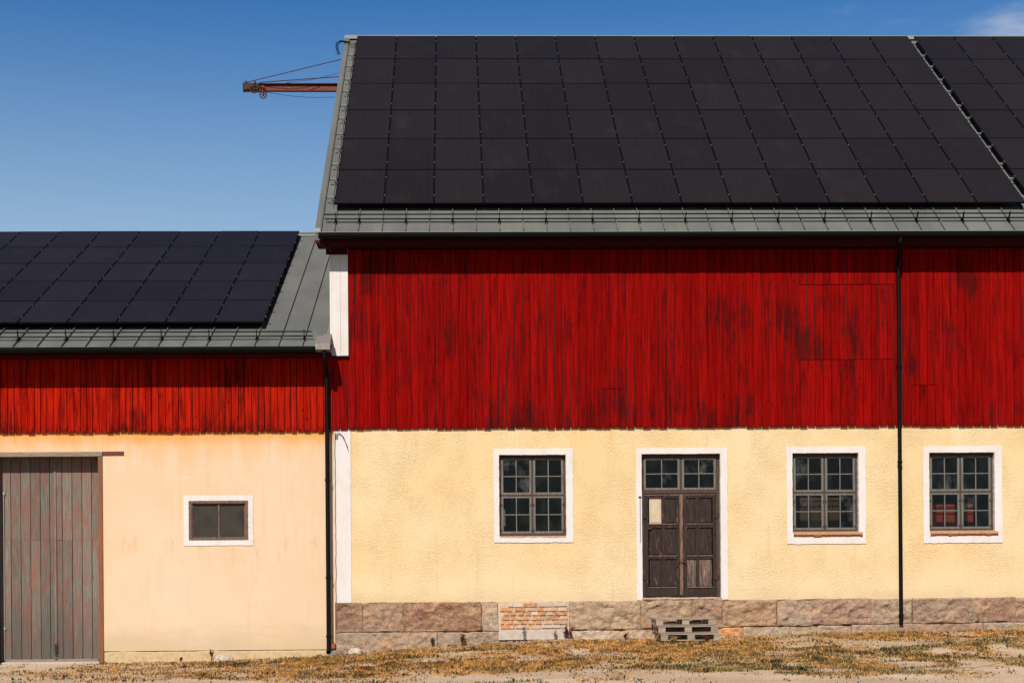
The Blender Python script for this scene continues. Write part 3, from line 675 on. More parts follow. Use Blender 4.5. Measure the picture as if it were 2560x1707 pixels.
door = MB()
ring(door, (3.751, 5.648, 1.012, 4.143), (HD[0], HD[1], 1.0, HD[3]), -.016, .12, bottom=False)
door = door.build('door', WHITE, barn); door['label'] = 'dark weathered double door with glazed transom'
x0, x1, z1 = HD[0], HD[1], HD[3]; y = .10
fr = MB(); fr.box(x0, x0+.055, y, y+.10, 1.06, z1-.08).box(x1-.075, x1, y, y+.10, 1.06, z1-.08).box(x0, x1, y-.004, y+.10, z1-.08, z1).box(x0+.055, x1-.075, y-.004, y+.09, 3.215, 3.285).box(4.675, 4.72, y-.002, y+.09, 3.285, z1-.08)
fr.build('frame', FRAMEW, door)
sash(door, x0+.057, 4.673, 3.287, z1-.082, y-.01, 2, 2, mat=BROWNSASH); sash(door, 4.722, x1-.077, 3.287, z1-.082, y-.01, 2, 2, mat=BROWNSASH)
def leaf(xa, xb, ya, cols, alt):
    L = MB(); zb, zt = 1.10, 3.205; st = .085
    rails = [(zb, zb+.17), (1.855, 1.925), (2.50, 2.585), (zt-.085, zt)]
    L.box(xa, xa+st, ya, ya+.045, zb, zt).box(xb-st*.7, xb, ya, ya+.045, zb, zt)
    for a, b in rails: L.box(xa+st, xb-st*.7, ya+.003, ya+.043, a, b)
    m = (cols[0][1]+cols[1][0])/2
    for (a, b), (c, d) in zip(rails, rails[1:]): L.box(m-.035, m+.035, ya+.008, ya+.04, b, c)
    L.build('door_leaf', DOORW, door)
    E = MB()
    for a, b in rails[:3]: E.box(xa+st, xb-st*.7, ya-.012, ya+.003, b-.016, b)
    E.box(xa+.01, xb-.01, ya-.008, ya-.001, zt-.03, zt-.005)
    E.build('weather_strip', DOORL, door)
    for k, ((a, b), (c, d)) in enumerate(zip(rails, rails[1:])):
        for j, (u, v) in enumerate(cols):
            mt = DOORW
            if (k, j) in alt: mt = alt[(k, j)]
            p = MB(); ya2 = ya+.028; u2, v2, b2, d2 = u-.012, v+.012, b-.002, c+.002
            p.box(u2, v2, ya2, ya2+.012, b2, d2).box(u+.018, v-.018, ya2-.012, ya2-.0005, b+.03, c-.03)
            p.build('panel', mt, door)
PALE = m_oldwood('bare pale plywood', (.52, .39, .27), (.60, .48, .35), (.36, .25, .17), .4, (6, 6, 3))
WORNP = m_oldwood('worn flaking panel', (.05, .03, .022), (.2, .13, .10), (.34, .25, .18), .8, (30, 30, 3))
leaf(3.93, 4.665, .125, [(4.055, 4.279), (4.382, 4.602)], {(2, 0): PALE})
leaf(4.735, 5.42, .125, [(4.776+.03, 4.99), (5.09, 5.328)], {(0, 0): WORNP, (0, 1): WORNP})
MB().box(4.668, 4.690, .095, .15, 1.11, 3.20).box(4.694, 4.732, .108, .15, 1.10, 3.20).build('astragal', DOORL, door)
hg = MB()
for hz in (2.70, 1.42): hg.box(3.875, 3.96, .09, .122, hz, hz+.10).box(5.40, 5.50, .09, .122, hz, hz+.10)
hg.box(3.98, 4.09, .11, .124, 2.47, 2.50).box(5.40, 5.415, .10, .123, 2.35, 2.65)
hg.build('hinges', RUST, door)
MB().tube([(4.62, .10, 1.78), (4.80, .10, 1.78)], .012, 6).box(4.60, 4.64, .10, .124, 1.70, 1.80).box(4.785, 4.815, .10, .124, 1.73, 1.80).build('latch', RUST, door)
rough_stone(3.86, 5.52, 1.005, 1.055, -.03, 88, .008).build('threshold', STONE, door, color=(.45, .33, .24), smooth=True)
MB().box(3.93, 5.44, .11, .2, 1.04, 1.10).build('bottom_rail', BACKING, door)
MB().tube([(3.83, -.03, 2.2), (3.832, -.03, 3.14)], .0045, 6).box(3.80, 3.86, -.03, 0, 3.12, 3.15).build('holdback_hook', RUST, door)

# ---------- eaves, gutter, roof
MEY = -.52; MEZ = main_roof(MEY)
box_obj('soffit', EAVESHADE, barn, MX0-.30, MX1+.2, -.485, -.002, 8.275, 8.295)
box_obj('fascia', EAVESHADE, barn, MX0-.31, MX1+.2, -.51, -.487, 8.28, 8.47)
MB().prism([(MX0-.16, 8.27), (MX0-.02, 8.27), (MX0-.02, 8.14)], 'y', -.45, -.40).build('eave_bracket', EAVESHADE, barn)
box_obj('eave_return', EAVESHADE, barn, MX0-.14, MX0+.30, -.11, -.092, 8.14, 8.272)
def gutter(parent, x0, x1, yb, z, r=.075):
    mb = MB(); n = 10; k = []
    dz = .025; k.append((yb, z))
    for i in range(n+1):
        a = math.pi*i/n; k.append((yb-r+r*math.cos(a), z-dz-r*math.sin(a)))
    k += [(yb-2*r, z), (yb-2*r+.004, z)]
    for i in range(n, -1, -1):
        a = math.pi*i/n; k.append((yb-r+(r-.004)*math.cos(a), z-dz-(r-.004)*math.sin(a)))
    k.append((yb-.004, z))
    mb.prism(k, 'x', x0, x1)
    for x in (x0, x1): mb.prism(k[:n+3], 'x', x-.003, x+.003)
    g1 = mb.build('gutter', DARK, parent, smooth=True)
    b = MB(); b.tube([(x0, yb-2*r, z+.004), (x1, yb-2*r, z+.004)], .008, 6)
    b.build('gutter_bead', DARK, g1); return g1
gutter(barn, MX0-.24, MX1+.2, MEY-.02, 8.455)
box_obj('eave_flashing', m_simple('pale flashing', (.30, .29, .25), .45, .1), barn, MX0-.24, MX1+.2, MEY-.035, MEY+.03, MEZ-.045, MEZ-.016)
def downpipe(parent, x, zt, yt, zb, yb, r=.045, shoe=True, jog=None):
    jog = .0 if jog is None else jog
    p = [(x+jog, yt, zt), (x+jog, yt, zt-.12), (x, yb, zt-.42), (x, yb, zb+.12)]
    if shoe: p += [(x, yb-.02, zb+.05), (x, yb-.14, zb)]
    d = MB().tube(p, r, 14, caps=False).build('downpipe', DARK, parent, smooth=True)
    c = MB()
    for z in (zt-.6, zt-2.6, zt-4.6, zb+.3):
        c.tube([(x, yb, z), (x, yb, z+.04)], r+.011, 14).box(x-.01, x+.01, yb, 0, z+.01, z+.03)
    c.build('pipe_collar', DARK, d, smooth=True); return d
downpipe(barn, 9.225, 8.40, MEY-.085, .33, -.095, .042, shoe=False, jog=-.11)

rf = MB().prism([(MEY, MEZ-.03), (RIDGE_Y, main_roof(RIDGE_Y)-.03), (2*RIDGE_Y-MEY, MEZ-.03), (2*RIDGE_Y-MEY, MEZ-.10), (RIDGE_Y, main_roof(RIDGE_Y)-.16), (MEY+.03, MEZ-.12)], 'x', MX0-.30, MX1+.2).build('roof', RED, barn)
def RM(x, y, z, th): return Matrix.Translation((x, y, z)) @ Matrix.Rotation(th, 4, 'X')
def roof_sheets(parent, seams, x0, x1, ey, ez, th, length, seamh=.045):
    allx = sorted([x0]+list(seams)+[x1]); cache = {}
    for a, b in zip(allx, allx[1:]):
        w = round(b-a, 3)
        if w not in cache:
            m = MB().box(.001, w-.001, -.02, length, -.006, 0).box(-.007, .007, -.01, length, 0.0005, seamh)
            m.prism([(0, -.006), (0, 0), (-.022, -.03), (-.018, -.03)], 'x', .001, w-.001) if False else None
            cache[w] = m.mesh('roof_sheet', SHEET)
        inst('roof_sheet', cache[w], RM(a, ey, ez, th), parent)
SL = (RIDGE_Y-MEY)/math.cos(TH)
roof_sheets(rf, [-2.387+.4785*i for i in range(41)], MX0-.20, MX1+.2, MEY, MEZ, TH, SL)
MB().prism([(MEY-.02, MEZ-.012), (MEY, MEZ+.07), (RIDGE_Y, main_roof(RIDGE_Y)+.07), (RIDGE_Y, main_roof(RIDGE_Y)-.18), (MEY, MEZ-.18)], 'x', MX0-.32, MX0-.21).build('verge_trim', SHEET, barn)
MB().prism([(MEY, MEZ-.012), (MEY, MEZ+.035), (RIDGE_Y, main_roof(RIDGE_Y)+.035), (RIDGE_Y, main_roof(RIDGE_Y)-.02)], 'x', MX0-.209, MX0-.19).build('verge_fold', SHEET, barn)
MB().prism([(MEY, MEZ-.012), (MEY, MEZ+.07), (RIDGE_Y, main_roof(RIDGE_Y)+.07), (RIDGE_Y, main_roof(RIDGE_Y)-.1)], 'x', MX1+.21, MX1+.32).build('verge_trim', SHEET, barn)
# back slope sheet
Mb = Matrix.Translation((0, 2*RIDGE_Y-MEY, MEZ)) @ Matrix.Rotation(math.pi, 4, 'Z') @ Matrix.Rotation(TH, 4, 'X')
inst('roof_sheet', MB().box(-MX1-.2, -MX0+.2, -.02, SL, -.005, .002).mesh('back_sheet', SHEET), Mb, rf)
rz = main_roof(RIDGE_Y)
MB().prism([(RIDGE_Y-.19, rz-.085), (RIDGE_Y-.17, rz-.06), (RIDGE_Y, rz+.075), (RIDGE_Y+.17, rz-.06), (RIDGE_Y+.17, rz-.09), (RIDGE_Y, rz+.04)], 'x', MX0-.33, MX1+.33).build('ridge_cap', m_simple('light ridge sheet', (.27, .26, .235), .45, .1), barn)

def snow_guard(parent, xs, x0, x1, ey, ez, th, s0):
    Mx = RM(0, ey, ez, th)
    def P(x, s, n): return Mx @ Vector((x, s, n))
    g1 = MB().tube([P(x0, s0, .085), P(x1, s0, .085)], .015, 8).build('snow_guard', DARK, parent)
    MB().tube([P(x0-.02, s0+.02, .175), P(x1-.02, s0+.02, .175)], .015, 8).build('rail', DARK, g1)
    m = MB().prism([(s0-.10, .012), (s0+.10, .012), (s0+.10, .04), (s0+.05, .06), (s0+.045, .215), (s0-.005, .215), (s0-.02, .06), (s0-.10, .05)], 'x', -.006, .006)
    m.box(-.025, .025, s0-.09, s0-.03, .012, .055).box(-.02, .02, s0+.03, s0+.09, .012, .05)
    m = m.mesh('bracket', DARK)
    for x in xs: inst('bracket', m, Mx @ Matrix.Translation((x, 0, 0)), g1)
snow_guard(barn, [-2.387, -1.907]+[-.953+.957*i for i in range(19)], -2.60, MX1, MEY, MEZ, TH, .40)

# ======================================================================= SHED
SX0, SX1 = -15., -2.475
TS = math.atan2(3.5869, 7.5055)
def shed_roof(y): return 6.7625+(y-.6315)*.4779
SEY = -.54; SEZ = shed_roof(SEY); SRY = 8.30
shed = empty('shed', (-8.5, 0, -.2), 'lower wing with peach plaster wall, narrow red board band and grey plank double door', 'barn')
HS = (-5.46, -4.244, 2.306, 3.12); HSD = (-9.41, -7.303, -.3, 4.044)
mb = MB(); wall_holes(mb, SX0, SX1, .05, 4.555, [ex(HS), (HSD[0]-.14, HSD[1]+.09, .05, HSD[3]+.09)], .004, .40)
mb.build('plaster_wall', PL_SHED, shed)
# plinth course of the shed with a ragged crack along its top
for (a, b, zc_) in ((-7.20, -2.478, .043), (SX0, -9.52, .03)):
    mb = MB(); n = 120; q = random.Random(3); vs = []; fs = []
    for i in range(n+1):
        x = a+(b-a)*i/n; zt = zc_-.010+.022*mnoise.noise(Vector((x*1.7, 0, 0)))+.008*mnoise.noise(Vector((x*9, 1, 0)))
        vs += [(x, -.012, -.5), (x, -.014, zt-.012), (x, -.004, zt), (x, .10, zt)]
    for i in range(n):
        for j in range(3): fs.append((i*4+j, (i+1)*4+j, (i+1)*4+j+1, i*4+j+1))
    mb.add(vs, fs); mb.build('plinth', m_ocol('shed plinth plaster', (.45, .32, .18), 9, .6), shed, color=(.70, .50, .27))
box_obj('crack_shadow', BACKING, shed, SX0, SX1, .012, .1, -.5, .049) if False else None
box_obj('plinth_core', MORTAR, shed, -7.20, SX1, .02, .38, -.5, .049, color=(.25, .17, .11))
ub = box_obj('upper_wall', BACKING, shed, SX0, SX1, -.012, .13, 4.56, 6.10)
boards(ub, SX0, -2.50, .1343, 4.522, 6.09, -.042, None, 8, RED2)
gable(SX0+.005, SX0+.3, 16.6, 6.3, 10.1, SRY, RED, 'gable_wall', shed, .41)
box_obj('back_wall', RED, shed, SX0+.3, SX1, 16.4, 16.6, -.6, 6.3)
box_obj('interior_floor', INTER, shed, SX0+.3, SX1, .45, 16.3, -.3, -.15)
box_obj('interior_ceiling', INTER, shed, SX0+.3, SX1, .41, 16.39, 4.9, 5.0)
# shed window
sw = MB(); ring(sw, (-5.566, -4.143, 2.196, 3.227), HS, -.008, .10); sw = sw.build('window', WHITE, shed); sw['label'] = 'small two-pane window with worn brown frame'
MB().box(-5.46, -5.40, -.006, .10, 2.306, 3.12).box(-4.304, -4.244, -.006, .10, 2.306, 3.12).box(-5.40, -4.304, -.004, .10, 3.065, 3.12).box(-5.40, -4.304, -.009, .10, 2.306, 2.345).build('frame', FRAMER, sw)
SGL = m_simple('grimy dark glass', (.05, .042, .032), .5, 0, .12, .8, 2.2)  # opaque dark brown pane colour with mottled grime
s_ = MB(); s_.box(-5.398, -5.375, .03, .07, 2.347, 3.063).box(-4.33, -4.306, .03, .07, 2.347, 3.063).box(-5.375, -4.33, .032, .07, 2.347, 2.375).box(-5.375, -4.33, .032, .07, 3.04, 3.063).box(-4.865, -4.835, .028, .07, 2.375, 3.04)
s_.build('sash', FRAMER, sw)
for a, b in ((-5.375, -4.865), (-4.835, -4.33)): box_obj('pane', SGL, sw, a+.001, b-.001, .05, .054, 2.376, 3.039)
# shed door
sdr = MB().box(HSD[0]-.10, HSD[0]-.005, -.02, .33, -.25, 4.04).build('door', GREYW, shed); sdr['label'] = 'tall grey plank double door with peeling red paint'
MB().box(-7.30, -7.215, -.02, .33, -.25, 4.04).build('door_post', POSTW, sdr)
MB().box(HSD[0]-.10, -7.215, -.03, .33, 4.045, 4.135).build('lintel', GREYW, sdr)
box_obj('threshold', m_simple('pale stone threshold', (.5, .42, .34), .9), sdr, -9.30, -7.31, .0, .33, -.28, -.165)
q = random.Random(12); x = -9.30; zsp = 2.339
edges = [-9.405, -9.345, -9.17, -8.965, -8.765, -8.565, -8.37, -8.262, -8.252, -8.115, -7.91, -7.71, -7.51, -7.305]
for a, b in zip(edges, edges[1:]):
    if b-a < .02: continue
    for c, d in ((-.15, zsp-.0012), (zsp+.0012, 4.04)):
        yo = .285+q.uniform(-.004, .004)
        MB().prism([(a+.005, yo+.02), (a+.005, yo+.004), (a+.009, yo), (b-.009, yo+q.uniform(-.002, .002)), (b-.005, yo+.004), (b-.005, yo+.02)], 'z', c, d).build('plank', PEEL, sdr)
box_obj('door_backing', BACKING, sdr, -9.3, -7.303, .31, .36, -.16, 4.04)
box_obj('meeting_strip', PEEL, sdr, -8.275, -8.235, .262, .283, -.14, 4.03)
MB().box(-8.285, -8.225, .25, .262, .02, .20).box(-8.27, -8.245, .24, .25, -.05, .1).build('bolt', RUST, sdr)
box_obj('kick_board', GREYW, sdr, -9.295, -7.40, .262, .28, -.163, -.115)
MB().box(-9.32, -9.282, .25, .275, 3.28, 3.34).box(-9.32, -9.282, .25, .275, .5, .55).tube([(-9.305, .262, -.12), (-9.305, .262, 3.3)], .007, 6).build('bolt_rod', ALU, sdr)
box_obj('steel_lintel', m_simple('rusty red lintel end', (.16, .025, .014), .7, 0, .3, .5, 22), shed, -7.212, -6.772, -.006, .3, 4.056, 4.140)
# roof
sr = MB().prism([(SEY, SEZ-.03), (SRY, shed_roof(SRY)-.03), (2*SRY-SEY, SEZ-.03), (2*SRY-SEY, SEZ-.10), (SRY, shed_roof(SRY)-.14), (SEY+.03, SEZ-.12)], 'x', SX0-.3, SX1-.01).build('roof', RED, shed)
SLs = (SRY-SEY)/math.cos(TS)
roof_sheets(sr, [-3.05-.484*i for i in range(25)], SX0-.3, SX1-.02, SEY, SEZ, TS, SLs)
Ms = Matrix.Translation((0, 2*SRY-SEY, SEZ)) @ Matrix.Rotation(math.pi, 4, 'Z') @ Matrix.Rotation(TS, 4, 'X')
inst('roof_sheet', MB().box(-SX1+.02, -SX0+.3, -.02, SLs, -.005, .002).mesh('back_sheet', SHEET), Ms, sr)
sz = shed_roof(SRY)
MB().prism([(SRY-.17, sz-.06), (SRY-.16, sz-.03), (SRY, sz+.07), (SRY+.16, sz-.03), (SRY+.16, sz-.06), (SRY, sz+.03)], 'x', SX0-.32, SX1-.02).build('ridge_cap', SHEET, shed)
snow_guard(shed, [-3.05-.968*i for i in range(12)], SX0-.1, -2.87, SEY, SEZ, TS, .42)
box_obj('soffit', EAVESHADE, shed, SX0, SX1, -.485, -.002, 6.03, 6.05)
box_obj('fascia', EAVESHADE, shed, SX0, SX1-.005, -.51, -.487, 6.035, 6.2)
gutter(shed, SX0-.2, -2.78, SEY-.02, 6.165)
box_obj('eave_flashing', m_simple('pale flashing two', (.30, .29, .25), .45, .1), shed, SX0-.2, -2.80, SEY-.035, SEY+.03, SEZ-.045, SEZ-.014)
# raised end box and flashing where the shed roof meets the barn
EF = m_simple('brownish grey flashing', (.20, .165, .145), .55, 0, .3)
MB().prism([(SEY-.16, SEZ-.09), (SEY-.14, SEZ+.03), (SEY+.25, SEZ+.24), (SEY+.25, SEZ-.03), (SEY-.05, SEZ-.13)], 'x', -2.785, SX1-.012).build('end_cap', EF, shed)
MB().prism([(SEY+.251, shed_roof(SEY+.25)+.01), (SEY+.251, shed_roof(SEY+.25)+.11), (-.09, shed_roof(-.09)+.10), (-.09, shed_roof(-.09)+.01)], 'x', -2.66, -2.50).build('side_flashing', EF, shed)
MB().prism([(-.085, shed_roof(-.085)+.008), (-.085, shed_roof(-.085)+.10), (8.2, shed_roof(8.2)+.10), (8.2, shed_roof(8.2)+.008)], 'x', -2.60, -2.545).build('upstand_flashing', EF, shed)
downpipe(shed, -2.60, 6.10, SEY-.085, .0, -.15, .046, shoe=True)
MB().tube([(-2.51, -.10, .08), (-2.51, -.10, .17)], .045, 12).build('drain_socket', m_simple('orange plastic pipe', (.45, .09, .03), .5), shed, smooth=True)
c_ = MB(); c_.tube([(-2.54+.09*math.cos(a), -.62+8.2*0+.1, 0) for a in ()] or [(-2.62, 1.35, shed_roof(1.35)+.004), (-2.61, 1.36, shed_roof(1.36)+.004)], .004, 4)
c_ = MB(); c_.tube([(-2.56+.11*math.cos(t), 2.85+.26*math.sin(t), shed_roof(2.85+.26*math.sin(t))+.006) for t in [2*math.pi*i/24 for i in range(24)]], .009, 5, closed=True)
c_.build('paint_ring', m_simple('red marker paint', (.5, .03, .03), .6), sr)

# ======================================================================= SOLAR ARRAYS
def array(name, xr, ncol, nrow, pw, ph, y, z, th, label, left=True, right=False, group='solar arrays'):
    """lower left corner at (xr, y, z); panel plane tilted by th"""
    root = empty(name, (xr+ncol*pw/2, y, z), label, 'solar panels', group)
    M0 = RM(xr, y, z, th) @ Matrix.Translation((0, -.14 if th > .6 else -.2, .06)); gx, gy = .015, .010
    fm = MB(); a, b = pw-gx, ph-gy; t = .016; fm.box(0, t, 0, b, -.035, 0).box(a-t, a, 0, b, -.035, 0).box(t, a-t, 0, t, -.035, 0).box(t, a-t, b-t, b, -.035, 0).box(t, a-t, t, b-t, -.02, -.012)
    fm = fm.mesh('solar_panel', BLACKF)
    gm = MB().box(t+.0005, a-t-.0005, t+.0005, b-t-.0005, -.010, -.0025).mesh('glass', CELLS)
    q = random.Random(ncol)
    for i in range(ncol):
        for j in range(nrow):
            Mw = M0 @ Matrix.Translation((i*pw+gx/2, j*ph+gy/2, 0)) @ Matrix.Rotation(q.uniform(-.0025, .0025), 4, 'X') @ Matrix.Rotation(q.uniform(-.002, .002), 4, 'Y')
            p = inst('solar_panel', fm, Mw, root); inst('glass', gm, Mw, p)
    js_ = MB().box(-.0072, .0072, .05, nrow*ph-.03, -.034, -.022).mesh('joint_strip', BLACKF)
    cm = MB().box(-.008, .008, -.02, .02, -.02, .003).mesh('clamp', CLAMP)
    rm_ = MB().box(-.02, ncol*pw+.02, -.02, .02, -.078, -.038).mesh('rail', BLACKF)
    tl_ = MB().box(-.17, -.0205, -.02, .02, -.077, -.039).mesh('rail_tail', ALU if left else BLACKF)
    for i in range(1, ncol): inst('joint_strip', js_, M0 @ Matrix.Translation((i*pw, 0, 0)), root)
    em = MB().box(-.006, 0, -.024, .024, -.083, -.033).mesh('rail_end_cap', BLACKF)
    fo = MB().box(-.03, .03, -.025, .025, -.175, -.079).box(-.012, .012, -.06, .06, -.178, -.155).mesh('rail_foot', ALU)
    for j in range(nrow):
        for f in (.23, .77):
            s = (j+f)*ph
            r = inst('rail', rm_, M0 @ Matrix.Translation((0, s, 0)), root)
            if left:
                inst('rail_tail', tl_, M0 @ Matrix.Translation((0, s, 0)), r)
                inst('end_cap', em, M0 @ Matrix.Translation((-.17, s, 0)), r); inst('foot', fo, M0 @ Matrix.Translation((-.06, s, 0)), r)
            if right:
                sh = -.10 if not left else 0
                inst('rail_tail', tl_, M0 @ Matrix.Translation((ncol*pw+.19+sh, s, 0)), r)
                if left: inst('foot', fo, M0 @ Matrix.Translation((ncol*pw+.07, s, 0)), r)
            for i in range(0, ncol+1): inst('clamp', cm, M0 @ Matrix.Translation((i*pw, s, 0)), root)
    MB().tube([M0 @ Vector((-.04 if left else .05, .1+.2*i, -.09-.006*(i % 3))) for i in range(int(nrow*ph/.2))], .008, 5).build('wiring', DARK, root)
    return root
PH = math.hypot(8.043, 6.3255)/6; PHs = math.hypot(7.5055, 3.5869)/5
array('solar_array', -1.4126-1.0302, 14, 6, 1.0302, PH, .256, 9.2837, TH, 'large black solar array of fourteen columns covering the tall barn roof', True, True)
array('solar_array', 12.14, 4, 6, 1.0302, PH, .256, 9.2837, TH, 'black solar array beyond the narrow gap, at the right edge of the tall roof', False, False)
array('solar_array', -3.9524-10*1.02, 10, 5, 1.02, PHs, .6315, 6.8955, TS, 'smaller bluish black solar array on the low shed roof', False, True)

# cable conduit looping over the verge
def slp(s, n, x): return RM(x, .256, 9.2837, TH) @ Vector((0, s, n))
for k, (dx, ds) in enumerate(((0, 0), (.045, .07))):
    t = empty('cable_conduit', slp(9.7, 0, -2.6), ['upper black cable conduit bending over the left verge near the ridge', 'lower black cable conduit beside it, bending over the left verge'][k], 'cable', 'cables over the roof verge') 
    P = [slp(9.92-ds, -.06, -2.40), slp(9.92-ds, -.05, -2.62), slp(9.90-ds, -.02, -2.78+dx*.3), slp(9.88-ds, .0, -2.86+dx*.5), slp(9.78-ds, .0, -2.93+dx), slp(9.6-ds, .02, -2.96+dx), slp(9.35-ds, -.0, -2.95+dx), slp(9.2, -.12, -2.90+dx)]
    MB().tube(P, .014, 8).build('sheath', DARK, t, smooth=True)
    MB().box(-.02, .02, -.02, .02, -.02, .02, Matrix.Translation(slp(9.915-ds, -.06, -2.46))).build('clip', ALU, t)

# ======================================================================= HOIST CRANE
cr = empty('hoist_crane', (-2.5, 8.3, 14.17), 'rusty red hoist beam with pulley wheels jutting from the gable under the ridge', 'crane')
CY = 8.3; bm_ = MB(); bm_.box(-5.40, -2.40, CY-.006, CY+.006, 14.185, 14.352).box(-5.40, -2.40, CY-.065, CY+.065, 14.353, 14.368).box(-5.40, -2.40, CY-.065, CY+.065, 14.169, 14.184)
bm_.build('beam', RUSTL, cr)
hb = MB(); hb.box(-5.43, -5.405, CY-.08, CY+.08, 14.165, 14.39).box(-5.40, -5.02, CY-.10, CY-.085, 14.19, 14.36).box(-5.36, -5.33, CY-.11, CY+.08, 14.37, 14.42)
hb.bar((-5.18, CY-.11, 14.22), (-5.10, CY-.11, 14.40), .05, .03); hb.box(-4.98, -4.90, CY-.09, CY-.02, 14.25, 14.30)
hb.build('end_housing', RUST, cr)
def wheel(x, y, z, r, nm, tilt=0):
    w = MB(); n = 24; w.tube([(x+r*math.cos(a), y, z+r*math.sin(a)) for a in [2*math.pi*i/n for i in range(n)]], .014, 6, closed=True)
    for i in range(5):
        a = 2*math.pi*i/5+tilt; w.bar((x, y, z), (x+r*math.cos(a), y, z+r*math.sin(a)), .018, .014, (0, 1, 0))
    w.tube([(x, y-.035, z), (x, y+.035, z)], .022, 8); return w.build(nm, RUST, cr, smooth=True)
wheel(-5.13, CY-.12, 14.19, .10, 'pulley_wheel'); wheel(-4.895, CY-.12, 14.035, .085, 'pulley_wheel', .3)
MB().box(-4.915, -4.90, CY-.15, CY-.135, 14.03, 14.23).box(-4.885, -4.87, CY-.105, CY-.09, 14.03, 14.23).box(-4.925, -4.86, CY-.15, CY-.05, 14.22, 14.27).build('pulley_hanger', RUSTL, cr)
MB().tube([(-5.37, CY-.03, 14.385), (-2.60, CY-.03, 15.06)], .011, 6).build('stay_rod', RUST, cr)
MB().tube([(-5.0, CY-.05, 14.385), (-2.60, CY-.05, 14.56)], .012, 6).build('stay_rod', RUST, cr)
MB().tube([(-4.30, CY-.08, 14.37), (-3.6, CY-.08, 14.45), (-2.6, CY-.09, 14.70)], .005, 5).build('cable', DARK, cr)
MB().tube([(-4.85, CY-.12, 14.26), (-4.5, CY-.09, 14.22), (-4.2, CY-.075, 14.205), (-3.9, CY-.075, 14.23), (-3.6, CY-.07, 14.29), (-3.45, CY-.07, 14.35)], .008, 5).build('cable', DARK, cr)
MB().tube([(-5.05, CY-.12, 14.10), (-4.81, CY-.12, 14.10), (-4.5, CY-.12, 14.055), (-4.1, CY-.12, 14.0), (-3.7, CY-.12, 13.972), (-3.3, CY-.12, 13.972), (-2.9, CY-.1, 13.99), (-2.6, CY-.1, 14.02)], .006, 5).build('cable', DARK, cr)

# ======================================================================= SMALL THINGS
def copy_tree(o, parent=None, world=None):
    c = o.copy(); col.objects.link(c); c.parent = parent
    for ch in list(o.children): copy_tree(ch, c)
    return c
pal = empty('pallet', (0, 0, 0), 'grey wooden pallet on top of the stack below the door', 'pallet', 'pallets stacked as door steps')
for i, yy in enumerate((0, .18, .345, .51, .70)):
    box_obj('deck_board', PALW, pal, -.6, .6, yy, yy+(.10 if i not in (1, 3) else .10)+(.0), .122, .144, color=(.36, .28, .22))
for yy in (0, .35, .70): box_obj('runner_board', PALW, pal, -.6, .6, yy, yy+.10, 0, .02, color=(.34, .26, .20))
for xx in (-.6, -.0725, .455):
    box_obj('cross_board', PALW, pal, xx, xx+.145, .0, .80, .1005, .1215, color=(.30, .22, .17))
    for yy in (.002, .352, .70): box_obj('block', PALW, pal, xx+.003, xx+.142, yy, yy+.097, .0205, .10, color=(.42, .31, .22))
p2 = copy_tree(pal); p3 = copy_tree(pal)
p2['label'] = 'grey wooden pallet in the middle of the stack below the door'; p3['label'] = 'grey wooden pallet lying on the grass, lowest of the stack below the door'
for o, (x, y, z, a) in zip((pal, p2, p3), ((4.62, -.93, .512, 0), (4.645, -1.10, .366, .004), (4.672, -1.27, .22, -.003))):
    o.location = (x, y, z); o.rotation_euler = (0, 0, a); 

def rock(name, loc, s, seed, colr, label):
    bm2 = MB(); n = 12; m = 8; vs = []
    for j in range(m+1):
        for i in range(n):
            a = 2*math.pi*i/n; b = math.pi*j/m; v = Vector((math.sin(b)*math.cos(a), math.sin(b)*math.sin(a), math.cos(b)))
            k = 1+.35*mnoise.noise(v*1.6+Vector((seed, 0, 0)))+.12*mnoise.noise(v*5+Vector((seed, 3, 0)))
            vs.append((loc[0]+v.x*s[0]*k, loc[1]+v.y*s[1]*k, loc[2]+v.z*s[2]*k))
    bm2.add(vs, [(j*n+i, j*n+(i+1) % n, (j+1)*n+(i+1) % n, (j+1)*n+i) for j in range(m) for i in range(n)])
    return bm2.build(name, ROCK, None, color=colr, label=label, cat='stone')
def G1(x, y): return float(gz(np.array([x]), np.array([y]))[0])
rock('rock', (-2.42, -.28, -.04), (.14, .09, .09), 2, (.20, .18, .17), 'dark grey stone leaning beside the foot of the left downpipe')
rock('rock', (-2.05, -.30, .0), (.14, .10, .09), 5, (.50, .41, .32), 'pale whitish stone beside the granite plinth near the left downpipe')
rock('rock', (-4.72, -.35, -.13), (.21, .13, .11), 8, (.52, .41, .31), 'flat pale stone leaning against the foot of the peach wall')
rock('rock', (-6.95, -.9, -.20), (.10, .07, .03), 11, (.6, .52, .44), 'small flat white stone in the gravel by the grey plank door')
rock('rock', (-1.82, -.34, .0), (.10, .07, .04), 14, (.40, .33, .27), 'low brown stone just right of the pale whitish stone')
# rubble under the concrete slab
mb = MB(); g_ = random.Random(8)
for i in range(120):
    x = g_.uniform(.7, 2.6); y = -g_.uniform(.03, .35); r = g_.uniform(.012, .045); z = G1(x, y)
    mb.box(-r, r, -r*.7, r*.7, -r*.4, r*.6, Matrix.Translation((x, y, z+.01)) @ Matrix.Rotation(g_.uniform(0, 6), 4, 'Z') @ Matrix.Rotation(g_.uniform(-.6, .6), 4, 'X'))
mb.build('rubble', ROCK, None, color=(.48, .33, .24), label='crumbled mortar and brick rubble below the concrete slab', cat='rubble', kind='stuff')

